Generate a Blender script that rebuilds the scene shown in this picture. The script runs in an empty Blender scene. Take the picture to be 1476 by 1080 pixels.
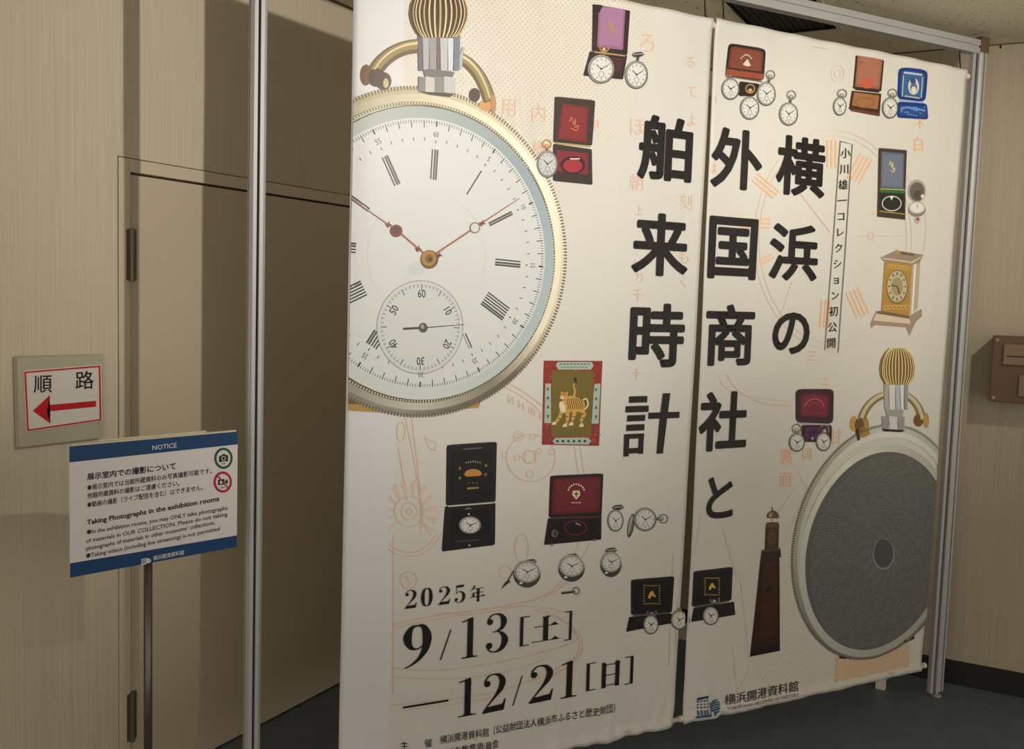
import bpy, bmesh, math, random
from math import sin, cos, pi, radians
from mathutils import Vector, Matrix
random.seed(7)
SC = bpy.context.scene
COL = SC.collection

# ------------------------------------------------------------------ camera
FPX = 1395.1
PITCH, ROLL, YAW = radians(4.6474), radians(1.7855), radians(28.5487)
CAM = Vector((2.4943, -4.6403, 1.6581))
Fw = Vector((-sin(YAW), cos(YAW), 0)); Rt = Vector((cos(YAW), sin(YAW), 0)); Dn = Vector((0, 0, -1))
Rx = Matrix(((1, 0, 0), (0, cos(PITCH), -sin(PITCH)), (0, sin(PITCH), cos(PITCH))))
Rz = Matrix(((cos(ROLL), -sin(ROLL), 0), (sin(ROLL), cos(ROLL), 0), (0, 0, 1)))
LC = Rz @ Rx                     # level frame (right, down, forward) -> lens frame
def lens_to_world(c):
    l = LC.transposed() @ Vector(c)
    return Rt*l[0] + Dn*l[1] + Fw*l[2]
cam_d = bpy.data.cameras.new('camera'); cam = bpy.data.objects.new('camera', cam_d); COL.objects.link(cam)
X, Y, Z = lens_to_world((1, 0, 0)), lens_to_world((0, -1, 0)), -lens_to_world((0, 0, 1))
cam.matrix_world = Matrix(((X[0], Y[0], Z[0], CAM[0]), (X[1], Y[1], Z[1], CAM[1]), (X[2], Y[2], Z[2], CAM[2]), (0, 0, 0, 1)))
cam_d.sensor_fit = 'HORIZONTAL'; cam_d.sensor_width = 36; cam_d.lens = FPX/1476*36; cam_d.clip_start = .05
SC.camera = cam

# ------------------------------------------------------------------ world, lights, exposure
W = bpy.data.worlds.new('world'); SC.world = W; W.use_nodes = True
W.node_tree.nodes['Background'].inputs[0].default_value = (1, .90, .77, 1)
W.node_tree.nodes['Background'].inputs[1].default_value = 1.1
def spot(name, loc, aim, power, size, blend, radius, col=(1, .80, .58)):
    d = bpy.data.lights.new(name, 'SPOT'); d.energy = power; d.spot_size = radians(size); d.spot_blend = blend
    d.shadow_soft_size = radius; d.color = col
    o = bpy.data.objects.new(name, d); COL.objects.link(o); o.location = loc
    o.rotation_euler = (Vector(aim)-Vector(loc)).to_track_quat('-Z', 'Y').to_euler()
    return o
spot('track_spot_main', (3.24, -2.98, 2.53), (.32, -1.70, 2.32), 192, 75, 1.0, .022, (1, .94, .84))
spot('track_spot_right', (3.25, -1.75, 2.55), (1.98, -.56, 2.12), 85, 74, 1.0, .03, (1, .92, .76))
d = bpy.data.lights.new('lamp_behind_banners', 'POINT'); d.energy = 3.2; d.shadow_soft_size = .15; d.color = (1, .88, .68)
o = bpy.data.objects.new('lamp_behind_banners', d); COL.objects.link(o); o.location = (.95, -.85, 2.2)
SC.view_settings.view_transform = 'Standard'; SC.view_settings.look = 'None'
SC.view_settings.gamma = 1; SC.view_settings.use_curve_mapping = False
SC.view_settings.exposure = 0.0

# ------------------------------------------------------------------ plane measuring helpers
H_ = radians(62.09)-YAW
BD = Vector((sin(H_), cos(H_), 0)); BN = Vector((BD[1], -BD[0], 0))
FOOT = Vector((2.20225, -.19456, 0))                 # foot of the right post
BO = FOOT + BN*.03                                   # banner plane origin
def hit(x, y, n, d):
    v = lens_to_world(((x-738)/FPX, (y-540)/FPX, 1)); n = Vector(n)
    return CAM + v*((d-n.dot(CAM))/n.dot(v))
def uz(p):
    P = hit(p[0], p[1], BN, BN.dot(BO)); return (BD.dot(P-BO), P[2])

# ------------------------------------------------------------------ materials
def s2l(c):
    return tuple((v/12.92 if v <= .04045 else ((v+.055)/1.055)**2.4) for v in (x/255 for x in c))
def mat(name, col, rough=.5, metal=0, spec=.5, bump=None, vary=None, emis=None):
    m = bpy.data.materials.new(name); m.use_nodes = True; nt = m.node_tree; b = nt.nodes['Principled BSDF']
    b.inputs['Base Color'].default_value = (*s2l(col), 1); b.inputs['Roughness'].default_value = rough
    b.inputs['Metallic'].default_value = metal; b.inputs['Specular IOR Level'].default_value = spec
    tc = nt.nodes.new('ShaderNodeTexCoord')
    if vary:                                          # (scale xyz, amount)
        mp = nt.nodes.new('ShaderNodeMapping'); mp.inputs['Scale'].default_value = vary[0]
        no = nt.nodes.new('ShaderNodeTexNoise'); no.inputs['Scale'].default_value = 1; no.inputs['Detail'].default_value = 4
        mx = nt.nodes.new('ShaderNodeMix'); mx.data_type = 'RGBA'
        a = tuple(v*(1-vary[1]) for v in s2l(col)); c2 = tuple(min(1, v*(1+vary[1])) for v in s2l(col))
        mx.inputs['A'].default_value = (*a, 1); mx.inputs['B'].default_value = (*c2, 1)
        nt.links.new(tc.outputs['Object'], mp.inputs[0]); nt.links.new(mp.outputs[0], no.inputs['Vector'])
        nt.links.new(no.outputs['Fac'], mx.inputs['Factor']); nt.links.new(mx.outputs['Result'], b.inputs['Base Color'])
    if bump:                                          # (scale xyz, strength, distance)
        mp = nt.nodes.new('ShaderNodeMapping'); mp.inputs['Scale'].default_value = bump[0]
        no = nt.nodes.new('ShaderNodeTexNoise'); no.inputs['Scale'].default_value = 1; no.inputs['Detail'].default_value = 3
        bp = nt.nodes.new('ShaderNodeBump'); bp.inputs['Strength'].default_value = bump[1]; bp.inputs['Distance'].default_value = bump[2]
        nt.links.new(tc.outputs['Object'], mp.inputs[0]); nt.links.new(mp.outputs[0], no.inputs['Vector'])
        nt.links.new(no.outputs['Fac'], bp.inputs['Height']); nt.links.new(bp.outputs[0], b.inputs['Normal'])
    return m
def wallpaper(name, col, axis):
    m = mat(name, col, .75, spec=.3); nt = m.node_tree; b = nt.nodes['Principled BSDF']
    tc = nt.nodes.new('ShaderNodeTexCoord')
    def noise(scale, det):
        mp = nt.nodes.new('ShaderNodeMapping'); mp.inputs['Scale'].default_value = scale
        no = nt.nodes.new('ShaderNodeTexNoise'); no.inputs['Scale'].default_value = 1; no.inputs['Detail'].default_value = det
        nt.links.new(tc.outputs['Object'], mp.inputs[0]); nt.links.new(mp.outputs[0], no.inputs['Vector']); return no
    s = (260, 260, 2.5)
    a = noise(s, 2); c = noise((s[0]*.72, s[1]*.72, 1.2), 1)
    mul = nt.nodes.new('ShaderNodeMath'); mul.operation = 'ADD'
    nt.links.new(a.outputs['Fac'], mul.inputs[0]); nt.links.new(c.outputs['Fac'], mul.inputs[1])
    rg = nt.nodes.new('ShaderNodeMapRange'); rg.inputs[1].default_value = .6; rg.inputs[2].default_value = 1.4
    nt.links.new(mul.outputs[0], rg.inputs[0])
    mx = nt.nodes.new('ShaderNodeMix'); mx.data_type = 'RGBA'
    l = s2l(col); mx.inputs['A'].default_value = (*(v*.86 for v in l), 1); mx.inputs['B'].default_value = (*(v*1.07 for v in l), 1)
    nt.links.new(rg.outputs[0], mx.inputs['Factor']); nt.links.new(mx.outputs['Result'], b.inputs['Base Color'])
    bp = nt.nodes.new('ShaderNodeBump'); bp.inputs['Strength'].default_value = .35; bp.inputs['Distance'].default_value = .002
    nt.links.new(a.outputs['Fac'], bp.inputs['Height']); nt.links.new(bp.outputs[0], b.inputs['Normal'])
    return m
def print_mat(name, rough=.42, spec=.35):
    m = mat(name, (255, 255, 255), rough, spec=spec); nt = m.node_tree
    a = nt.nodes.new('ShaderNodeVertexColor'); a.layer_name = 'Col'
    nt.links.new(a.outputs['Color'], nt.nodes['Principled BSDF'].inputs['Base Color']); return m
M_print = print_mat('printed_ink')
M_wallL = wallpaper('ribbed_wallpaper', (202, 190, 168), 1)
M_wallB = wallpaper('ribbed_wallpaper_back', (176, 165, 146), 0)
M_door = mat('painted_door', (192, 178, 154), .55, spec=.35, vary=((1.2, 1.2, .8), .06))
M_frame = mat('painted_door_frame', (198, 186, 163), .5, spec=.4)
M_dark = mat('dark_gap', (14, 12, 10), .9)
M_base = mat('black_skirting', (17, 15, 14), .5, vary=((3, 3, 3), .3))
M_alu = mat('anodised_aluminium', (176, 176, 176), .5, metal=.3, spec=.35, vary=((2, 2, 1), .05))
M_groove = mat('aluminium_groove', (70, 70, 72), .6, metal=.3)
M_white = mat('white_plastic', (214, 206, 192), .4)
M_cord = mat('black_cord', (20, 18, 14), .6)
M_brown = mat('brown_connector', (98, 74, 58), .5)
M_hinge = mat('dull_steel_hinge', (112, 102, 86), .42, metal=.6)
M_plate = mat('grey_beige_plate', (172, 168, 148), .6, vary=((6, 6, 6), .08))
M_vent = mat('black_louvre', (22, 22, 25), .6)
M_ventd = mat('vent_void', (6, 6, 7), .9)
M_trim = mat('vent_trim', (190, 184, 170), .5)
M_boxp = mat('brown_acrylic', (92, 70, 46), .3, spec=.3)
M_boxr = mat('brown_raised_plate', (112, 90, 66), .3)
M_bolt = mat('bolt_head', (150, 130, 105), .35, metal=.7)
M_pole = mat('grey_stand_pole', (96, 92, 88), .3, metal=.7)

# ceiling: speckled mineral tile
M_ceil = mat('speckled_ceiling', (205, 197, 174), .9, spec=.1)
nt = M_ceil.node_tree; tc = nt.nodes.new('ShaderNodeTexCoord')
vo = nt.nodes.new('ShaderNodeTexVoronoi'); vo.inputs['Scale'].default_value = 42; vo.inputs['Randomness'].default_value = 1
no = nt.nodes.new('ShaderNodeTexNoise'); no.inputs['Scale'].default_value = 30; no.inputs['Detail'].default_value = 4
mxv = nt.nodes.new('ShaderNodeMix'); mxv.data_type = 'RGBA'; mxv.inputs['Factor'].default_value = .03
nt.links.new(tc.outputs['Object'], no.inputs['Vector']); nt.links.new(tc.outputs['Object'], mxv.inputs['A']); nt.links.new(no.outputs['Color'], mxv.inputs['B'])
nt.links.new(mxv.outputs['Result'], vo.inputs['Vector'])
cr = nt.nodes.new('ShaderNodeMapRange'); cr.inputs[1].default_value = .10; cr.inputs[2].default_value = .22
nt.links.new(vo.outputs['Distance'], cr.inputs[0])
mx = nt.nodes.new('ShaderNodeMix'); mx.data_type = 'RGBA'; mx.inputs['A'].default_value = (*s2l((120, 102, 74)), 1); mx.inputs['B'].default_value = (*s2l((208, 200, 176)), 1)
nt.links.new(cr.outputs[0], mx.inputs['Factor']); nt.links.new(mx.outputs['Result'], nt.nodes['Principled BSDF'].inputs['Base Color'])
# floor: dark blue grey sheet vinyl with pale flecks
M_floor = mat('blue_grey_vinyl', (66, 70, 74), .5, spec=.4)
nt = M_floor.node_tree; tc = nt.nodes.new('ShaderNodeTexCoord')
n1 = nt.nodes.new('ShaderNodeTexNoise'); n1.inputs['Scale'].default_value = 9; n1.inputs['Detail'].default_value = 8
n2 = nt.nodes.new('ShaderNodeTexVoronoi'); n2.inputs['Scale'].default_value = 55
r2 = nt.nodes.new('ShaderNodeMapRange'); r2.inputs[1].default_value = .06; r2.inputs[2].default_value = .12; r2.inputs[3].default_value = .6; r2.inputs[4].default_value = 0
mx = nt.nodes.new('ShaderNodeMix'); mx.data_type = 'RGBA'; mx.inputs['A'].default_value = (*s2l((80, 89, 102)), 1); mx.inputs['B'].default_value = (*s2l((106, 116, 128)), 1)
m2 = nt.nodes.new('ShaderNodeMix'); m2.data_type = 'RGBA'; m2.inputs['B'].default_value = (*s2l((150, 150, 146)), 1)
for n in (n1, n2): nt.links.new(tc.outputs['Object'], n.inputs['Vector'])
nt.links.new(n1.outputs['Fac'], mx.inputs['Factor']); nt.links.new(n2.outputs['Distance'], r2.inputs[0])
nt.links.new(mx.outputs['Result'], m2.inputs['A']); nt.links.new(r2.outputs[0], m2.inputs['Factor'])
nt.links.new(m2.outputs['Result'], nt.nodes['Principled BSDF'].inputs['Base Color'])

# ------------------------------------------------------------------ mesh helpers
def link(name, bm, m, parent=None, smooth=False):
    me = bpy.data.meshes.new(name); bmesh.ops.recalc_face_normals(bm, faces=bm.faces); bm.to_mesh(me); bm.free()
    if m: me.materials.append(m)
    if smooth:
        for p in me.polygons: p.use_smooth = True
    o = bpy.data.objects.new(name, me); COL.objects.link(o)
    if parent: o.parent = parent
    return o
def box(bm, lo, hi, bev=0):
    vs = [bm.verts.new((x, y, z)) for x in (lo[0], hi[0]) for y in (lo[1], hi[1]) for z in (lo[2], hi[2])]
    fs = [bm.faces.new([vs[i] for i in f]) for f in ((0, 1, 3, 2), (4, 6, 7, 5), (0, 4, 5, 1), (2, 3, 7, 6), (0, 2, 6, 4), (1, 5, 7, 3))]
    if bev:
        es = list({e for f in fs for e in f.edges})
        bmesh.ops.bevel(bm, geom=es, offset=bev, segments=2, affect='EDGES', profile=.5)
def boxes(name, lst, m, parent=None, bev=0):
    bm = bmesh.new()
    for lo, hi in lst: box(bm, lo, hi, bev)
    return link(name, bm, m, parent)
def tube(bm, pts, r, n=10):
    pts = [Vector(p) for p in pts]; rings = []
    for i, p in enumerate(pts):
        t = (pts[min(i+1, len(pts)-1)]-pts[max(i-1, 0)]).normalized()
        a = t.cross(Vector((0, 0, 1))) if abs(t.z) < .9 else t.cross(Vector((1, 0, 0))); a.normalize(); b = t.cross(a)
        rings.append([bm.verts.new(p+a*(r*cos(2*pi*k/n))+b*(r*sin(2*pi*k/n))) for k in range(n)])
    for i in range(len(rings)-1):
        for k in range(n): bm.faces.new((rings[i][k], rings[i][(k+1) % n], rings[i+1][(k+1) % n], rings[i+1][k]))
    bm.faces.new(rings[0]); bm.faces.new(rings[-1][::-1])
def tubes(name, pts, r, m, parent=None, n=12):
    bm = bmesh.new(); tube(bm, pts, r, n); return link(name, bm, m, parent, smooth=n > 12)
def empty(name, loc, rz=0):
    o = bpy.data.objects.new(name, None); COL.objects.link(o); o.location = loc; o.rotation_euler = (0, 0, rz); o.empty_display_size = .1
    return o
def tag(o, label, cat, group=None):
    o['label'] = label; o['category'] = cat
    if group: o['group'] = group
def struct(o): o['kind'] = 'structure'; return o
def ext_profile(bm, prof, z0, z1, org=(0, 0)):
    a = [bm.verts.new((org[0]+x, org[1]+y, z0)) for x, y in prof]; b = [bm.verts.new((org[0]+x, org[1]+y, z1)) for x, y in prof]
    n = len(prof)
    for i in range(n): bm.faces.new((a[i], a[(i+1) % n], b[(i+1) % n], b[i]))
    bm.faces.new(a[::-1]); bm.faces.new(b)
def octa_profile(w, gw=.0075, gd=.011, ch=.008):      # chamfered square extrusion, one slot in each face
    out = []; R = w/2
    for k in range(4):
        a = k*pi/2; n = (cos(a), sin(a)); t = (-sin(a), cos(a)); hl = R-ch
        for s, d in ((-hl, 0), (-gw/2, 0), (-gw/2, -gd), (gw/2, -gd), (gw/2, 0), (hl, 0)): out.append((n[0]*(R+d)+t[0]*s, n[1]*(R+d)+t[1]*s))
    return out

# ------------------------------------------------------------------ room shell
CE = 2.78
struct(boxes('floor', [((-.15, -7, -.1), (6, .15, 0))], M_floor))
struct(boxes('ceiling', [((-.15, -7, CE), (1.36, .15, CE+.1)), ((1.36, -.48, CE), (1.70, .15, CE+.1)), ((1.36, -7, CE), (1.70, -1.12, CE+.1)), ((1.70, -7, CE), (6, .15, CE+.1))], M_ceil))
D0, D1, DT = -2.605, -1.20, 2.045          # door opening in the left wall
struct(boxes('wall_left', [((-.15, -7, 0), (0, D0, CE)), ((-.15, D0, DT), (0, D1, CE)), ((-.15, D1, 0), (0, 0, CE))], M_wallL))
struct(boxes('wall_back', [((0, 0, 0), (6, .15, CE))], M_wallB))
struct(boxes('baseboard_back', [((0, -.012, 0), (6, 0, .105))], M_base))
struct(boxes('trim_1', [((0, -.005, CE-.005), (6, 0, CE))], M_brown))
a = hit(1443, 59, (0, 1, 0), 0); b = hit(1443, 70, (0, 1, 0), 0)
struct(boxes('trim_3', [((a[0]-.003, -.003, b[2]), (a[0]+.003, 0, a[2]))], M_dark))
struct(boxes('trim_2', [((0, -7, CE-.008), (.006, -.008, CE))], M_brown))
dr = struct(empty('door_1', (0, D0, 0)))
def dbox(name, lst, m, par, bev=0):
    return boxes(name, [((a[0], a[1]-D0, a[2]), (b[0], b[1]-D0, b[2])) for a, b in lst], m, par, bev)
dbox('door_frame', [((-.14, D0+.003, 0), (.004, D0+.045, DT-.003)), ((-.14, D1-.045, 0), (.004, D1-.003, DT-.003)), ((-.14, D0+.045, DT-.043), (.004, D1-.045, DT-.003))], M_frame, dr, .0015)
lf = dbox('door_leaf', [((-.05, D0+.052, .008), (-.004, D1-.052, DT-.050))], M_door, dr, .0015)
dbox('door_rebate', [((-.15, D0+.045, 0), (-.06, D1-.045, DT-.043))], M_dark, dr)
for z0 in (1.665, .185):
    hy = D0+.047; h = bpy.data.objects.new('tmp', None)
    bm = bmesh.new(); tube(bm, [(.008, hy-D0, z0), (.008, hy-D0, z0+.165)], .0085, 12)
    box(bm, (-.002, hy-D0-.001, z0+.004), (.002, hy-D0+.022, z0+.161))
    box(bm, (.004, hy-D0-.018, z0+.004), (.007, hy-D0, z0+.161))
    for k in (1, 2, 3): tube(bm, [(.008, hy-D0, z0+.0412*k-.0015), (.008, hy-D0, z0+.0412*k+.0015)], .0098, 12)
    link('hinge', bm, M_hinge, dr)

# ceiling grille
vt = empty('ceiling_vent', (1.53, -.80, CE)); tag(vt, 'black louvred air vent set in the speckled ceiling behind the banners', 'vent')
boxes('vent_trim', [((-.176, -.328, -.004), (-.158, .328, .002)), ((.158, -.328, -.004), (.176, .328, .002)), ((-.158, -.328, -.004), (.158, -.312, .002)), ((-.158, .312, -.004), (.158, .328, .002))], M_trim, vt)
boxes('vent_void', [((-.17, -.32, .06), (.17, .32, .07)), ((-.1705, -.32, 0), (-.158, .32, .06)), ((.158, -.32, 0), (.1705, .32, .06)), ((-.158, .312, 0), (.158, .3205, .06)), ((-.158, -.3205, 0), (.158, -.312, .06))], M_ventd, vt)
for k in range(13):
    bm = bmesh.new(); x = -.148+k*.0247
    vs = [bm.verts.new(p) for p in ((x, -.31, .008), (x+.016, -.31, .008), (x+.020, -.31, .012), (x+.004, -.31, .012))]
    ws = [bm.verts.new((v.co.x, .31, v.co.z)) for v in vs]
    for i in range(4): bm.faces.new((vs[i], vs[(i+1) % 4], ws[(i+1) % 4], ws[i]))
    bm.faces.new(vs); bm.faces.new(ws[::-1]); link('louvre', bm, M_vent, vt)

# ------------------------------------------------------------------ aluminium display frame
ANG = math.atan2(BD[1], BD[0])
fr = empty('display_frame', FOOT, ANG); tag(fr, 'grooved aluminium display frame with two posts and top rail carrying the banners', 'display frame')
UL = -2.922
for u in (0, UL):
    bm = bmesh.new(); ext_profile(bm, octa_profile(.043), .025, 2.765, (u, 0)); p = link('post', bm, M_alu, fr)
    bm = bmesh.new(); ext_profile(bm, [(.0112*cos(k*pi/8), .0112*sin(k*pi/8)) for k in range(16)], .026, 2.764, (u, 0)); link('post_core', bm, M_groove, p)
    bm = bmesh.new(); tube(bm, [(u, 0, .006), (u, 0, .028)], .006, 10); tube(bm, [(u, 0, 0), (u, 0, .008)], .02, 16); link('foot', bm, M_alu, fr)
bm = bmesh.new(); box(bm, (-.052, -.010, .02), (-.034, .010, 2.70), .002); link('side_profile', bm, M_alu, fr)
# rail: grooved box section swept along u
def rail_prof():
    t, h = .018, .027
    return [(-t, -h), (t, -h), (t, -.005), (t-.007, -.005), (t-.007, .004), (t, .004), (t, h), (-t, h), (-t, .004), (-t+.007, .004), (-t+.007, -.005), (-t, -.005)]
bm = bmesh.new(); pr = rail_prof(); zc = 2.722
A_ = [bm.verts.new((UL+.02, y, zc+z)) for y, z in pr]; B_ = [bm.verts.new((-.022, y, zc+z)) for y, z in pr]
for i in range(len(pr)): bm.faces.new((A_[i], A_[(i+1) % len(pr)], B_[(i+1) % len(pr)], B_[i]))
bm.faces.new(A_[::-1]); bm.faces.new(B_)
rl = link('top_rail', bm, M_alu, fr)
bm = bmesh.new(); box(bm, (-.024, -.024, 2.70), (.024, .024, 2.765), .004); cn = link('corner_connector', bm, M_brown, fr); cn['label'] = 'brown plastic corner connector on post top'
bm = bmesh.new(); box(bm, (UL-.026, -.026, 2.69), (UL+.026, .026, 2.772), .004); link('corner_connector', bm, M_brown, fr)

# ------------------------------------------------------------------ banner art
def disp(u, z):                                       # gentle waves of the hanging sheet (towards viewer = positive)
    d = .0025*sin(u*5.1+z*1.3)+.0015*sin(u*11+z*2.7+1.0)+.001*sin(z*9+u*4)
    if u < -1.4: e = (u+2.663); d += .010*math.exp(-max(e, 0)/.05)*-1
    w = max(0, (0.40-z)/.26)
    if w > 0:
        w = min(w, 1)**1.6
        w *= 1 if u < -1.1 else .3
        d += w*(.006*sin(u*29+z*9)+.004*sin(u*57+z*23+1.3)+.003*sin(u*91-z*31))
    w = max(0, (z-2.45)/.16)
    if w > 0: d += min(w, 1)**2*.003*sin(u*33+z*11)
    return d
def disp_hem(u, z):
    q = abs(z-.143); return disp(u, z)+(.0062*math.sqrt(max(0, 1-(q-.012)**2/.018**2)) if abs(q-.012) < .018 else 0)
GR = .04
class Art:
    def __init__(s): s.p = []
    def add(s, pts, col, layer=1, cols=None): s.p.append((pts, s2l(col) if col else None, layer, cols)); return s
    def px(s, pts, col, layer=1): return s.add([uz(p) for p in pts], col, layer)
    def ell(s, x, y, rx, ry, col, layer=1, n=28, rot=0):
        c, q = cos(rot), sin(rot)
        return s.px([(x+rx*cos(2*pi*k/n)*c-ry*sin(2*pi*k/n)*q, y+rx*cos(2*pi*k/n)*q+ry*sin(2*pi*k/n)*c) for k in range(n)], col, layer)
    def arc(s, x, y, rx, ry, a0, a1, w, col, layer=1, n=24, rot=0):    # px ellipse outline, w px
        c, q = cos(rot), sin(rot); P = []
        for k in range(n+1):
            a = radians(a0+(a1-a0)*k/n); P.append((x+rx*cos(a)*c+ry*sin(a)*q, y+rx*cos(a)*q-ry*sin(a)*c))
        return s.line(P, w, col, layer)
    def line(s, P, w, col, layer=1, w1=None):         # px polyline
        n = len(P)
        L, R = [], []
        for i in range(n):
            a = P[max(i-1, 0)]; b = P[min(i+1, n-1)]; dx, dy = b[0]-a[0], b[1]-a[1]; l = math.hypot(dx, dy) or 1
            ww = (w if w1 is None else w+(w1-w)*i/(n-1))/2
            L.append((P[i][0]-dy/l*ww, P[i][1]+dx/l*ww)); R.append((P[i][0]+dy/l*ww, P[i][1]-dx/l*ww))
        for i in range(n-1): s.px([L[i], L[i+1], R[i+1], R[i]], col, layer)
        return s
    def ring(s, c, r0, r1, fn, layer=1, n=96, a0=0, a1=360):  # metric ring
        for k in range(n):
            a, b = radians(a0+(a1-a0)*k/n), radians(a0+(a1-a0)*(k+1)/n)
            pts = [(c[0]+r*cos(t), c[1]+r*sin(t)) for r, t in ((r0, a), (r1, a), (r1, b), (r0, b))]
            ca, cb = s2l(fn(a)), s2l(fn(b)); s.add(pts, None, layer, [ca, ca, cb, cb])
        return s
    def bar(s, c, r0, r1, ang, w, col, layer=2, w1=None):       # metric radial bar
        a = radians(ang); n = (cos(a), sin(a)); t = (-sin(a), cos(a)); w1 = w if w1 is None else w1
        return s.add([(c[0]+n[0]*r0+t[0]*w/2, c[1]+n[1]*r0+t[1]*w/2), (c[0]+n[0]*r1+t[0]*w1/2, c[1]+n[1]*r1+t[1]*w1/2),
                      (c[0]+n[0]*r1-t[0]*w1/2, c[1]+n[1]*r1-t[1]*w1/2), (c[0]+n[0]*r0-t[0]*w/2, c[1]+n[1]*r0-t[1]*w/2)], col, layer)
    def mesh(s, g, fn, col, layer=1):                 # glyph triangles through a mapping
        V = [fn(v) for v in g[0]]
        for f in g[1]: s.add([V[i] for i in f], col, layer)
        return s
    def build(s, name, parent, uc, clip=None, dfun=disp, grid=True, base=.0012, m=None):
        bm = bmesh.new(); cl = bm.loops.layers.float_color.new('Col')
        for pts, col, layer, cols in s.p:
            a = sum(pts[i][0]*pts[(i+1) % len(pts)][1]-pts[(i+1) % len(pts)][0]*pts[i][1] for i in range(len(pts)))
            if abs(a) < 1e-11: continue
            if a < 0: pts = pts[::-1]; cols = cols[::-1] if cols else None
            try: f = bm.faces.new([bm.verts.new((u, -(base+layer*.00025), z)) for u, z in pts])
            except ValueError: continue
            for i, l in enumerate(f.loops): l[cl] = (*(cols[i] if cols else col), 1)
        big = [f for f in bm.faces if len(f.verts) > 4]
        if big: bmesh.ops.triangulate(bm, faces=big)
        def cut(co, no, co_out=False):
            bmesh.ops.bisect_plane(bm, geom=bm.verts[:]+bm.edges[:]+bm.faces[:], plane_co=co, plane_no=no, clear_outer=co_out, dist=1e-6)
        if clip:
            if clip[0] is not None: cut((clip[0], 0, 0), (-1, 0, 0), True)
            if clip[1] is not None: cut((clip[1], 0, 0), (1, 0, 0), True)
        if grid and bm.verts:
            for ax in (0, 2):
                lo = min(v.co[ax] for v in bm.verts); hi = max(v.co[ax] for v in bm.verts)
                if hi-lo < GR*1.01: continue
                k = math.ceil(lo/GR)
                while k*GR < hi:
                    co = [0, 0, 0]; co[ax] = k*GR; no = [0, 0, 0]; no[ax] = 1; cut(co, no); k += 1
        if dfun:
            for v in bm.verts: v.co.y -= dfun(v.co.x, v.co.z)
        for v in bm.verts: v.co.x -= uc
        me = bpy.data.meshes.new(name); bm.to_mesh(me); bm.free(); me.materials.append(m or M_print)
        o = bpy.data.objects.new(name, me); COL.objects.link(o); o.parent = parent
        return o
GC = {}
def glyph(text, bold=0.0, res=3):
    k = (text, bold)
    if k in GC: return GC[k]
    c = bpy.data.curves.new('tmp', 'FONT'); c.body = text; c.resolution_u = res; c.size = 1; c.fill_mode = 'FRONT'
    o = bpy.data.objects.new('tmp', c); COL.objects.link(o)
    me = bpy.data.meshes.new_from_object(o.evaluated_get(bpy.context.evaluated_depsgraph_get()))
    me.calc_loop_triangles()
    V = [(v.co.x, v.co.y) for v in me.vertices]; F = [tuple(t.vertices) for t in me.loop_triangles]
    if bold:                                          # heavier weight: ink the outline with round joins
        cnt = {}
        for f in F:
            for i in range(3):
                e = tuple(sorted((f[i], f[(i+1) % 3]))); cnt[e] = cnt.get(e, 0)+1
        seen = set(); nj = 8 if bold > .012 else 0
        for (i, j), n in list(cnt.items()):
            if n != 1: continue
            p, q = V[i], V[j]; dx, dy = q[0]-p[0], q[1]-p[1]; l = math.hypot(dx, dy)
            if l < 1e-6: continue
            nx, ny = -dy/l*bold, dx/l*bold; m = len(V)
            V += [(p[0]+nx, p[1]+ny), (q[0]+nx, q[1]+ny), (q[0]-nx, q[1]-ny), (p[0]-nx, p[1]-ny)]; F.append((m, m+1, m+2, m+3))
            for t, P in ((i, p), (j, q)):
                if nj and t not in seen:
                    seen.add(t); m = len(V); V += [(P[0]+bold*cos(2*pi*k_/nj), P[1]+bold*sin(2*pi*k_/nj)) for k_ in range(nj)]; F.append(tuple(range(m, m+nj)))
    bpy.data.objects.remove(o); bpy.data.curves.remove(c); bpy.data.meshes.remove(me)
    GC[k] = (V, F); return GC[k]
def bbox(g):
    xs = [v[0] for v in g[0]]; ys = [v[1] for v in g[0]]; return min(xs), max(xs), min(ys), max(ys)
def box_uz(x0, x1, y0, y1):                           # photo bbox of an upright glyph -> banner rectangle
    xm, ym = (x0+x1)/2, (y0+y1)/2
    a, b = uz((x0, ym)), uz((x1, ym)); dz = (ym-500)*-.00035
    sl = abs((ym-506)/(3383-xm))*(x1-x0)/2*.8
    t, bo = uz((xm, y0+sl)), uz((xm, y1-sl))
    return a[0], b[0], bo[1], t[1]
def fit(art, g, x0, x1, y0, y1, col, layer=3):
    u0, u1, z0, z1 = box_uz(x0, x1, y0, y1); a, b, c, d = bbox(g)
    return art.mesh(g, lambda v: (u0+(v[0]-a)/(b-a)*(u1-u0), z0+(v[1]-c)/(d-c)*(z1-z0)), col, layer)
def text_px(art, text, p0, p1, h, col, layer=3, bold=0.0, conv=uz):
    g = glyph(text, bold, 2); a, b, c, d = bbox(g); w = b-a
    def fn(v):
        t = (v[0]-a)/w; return conv((p0[0]+(p1[0]-p0[0])*t, p0[1]+(p1[1]-p0[1])*t-v[1]*h))
    return art.mesh(g, fn, col, layer)
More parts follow.
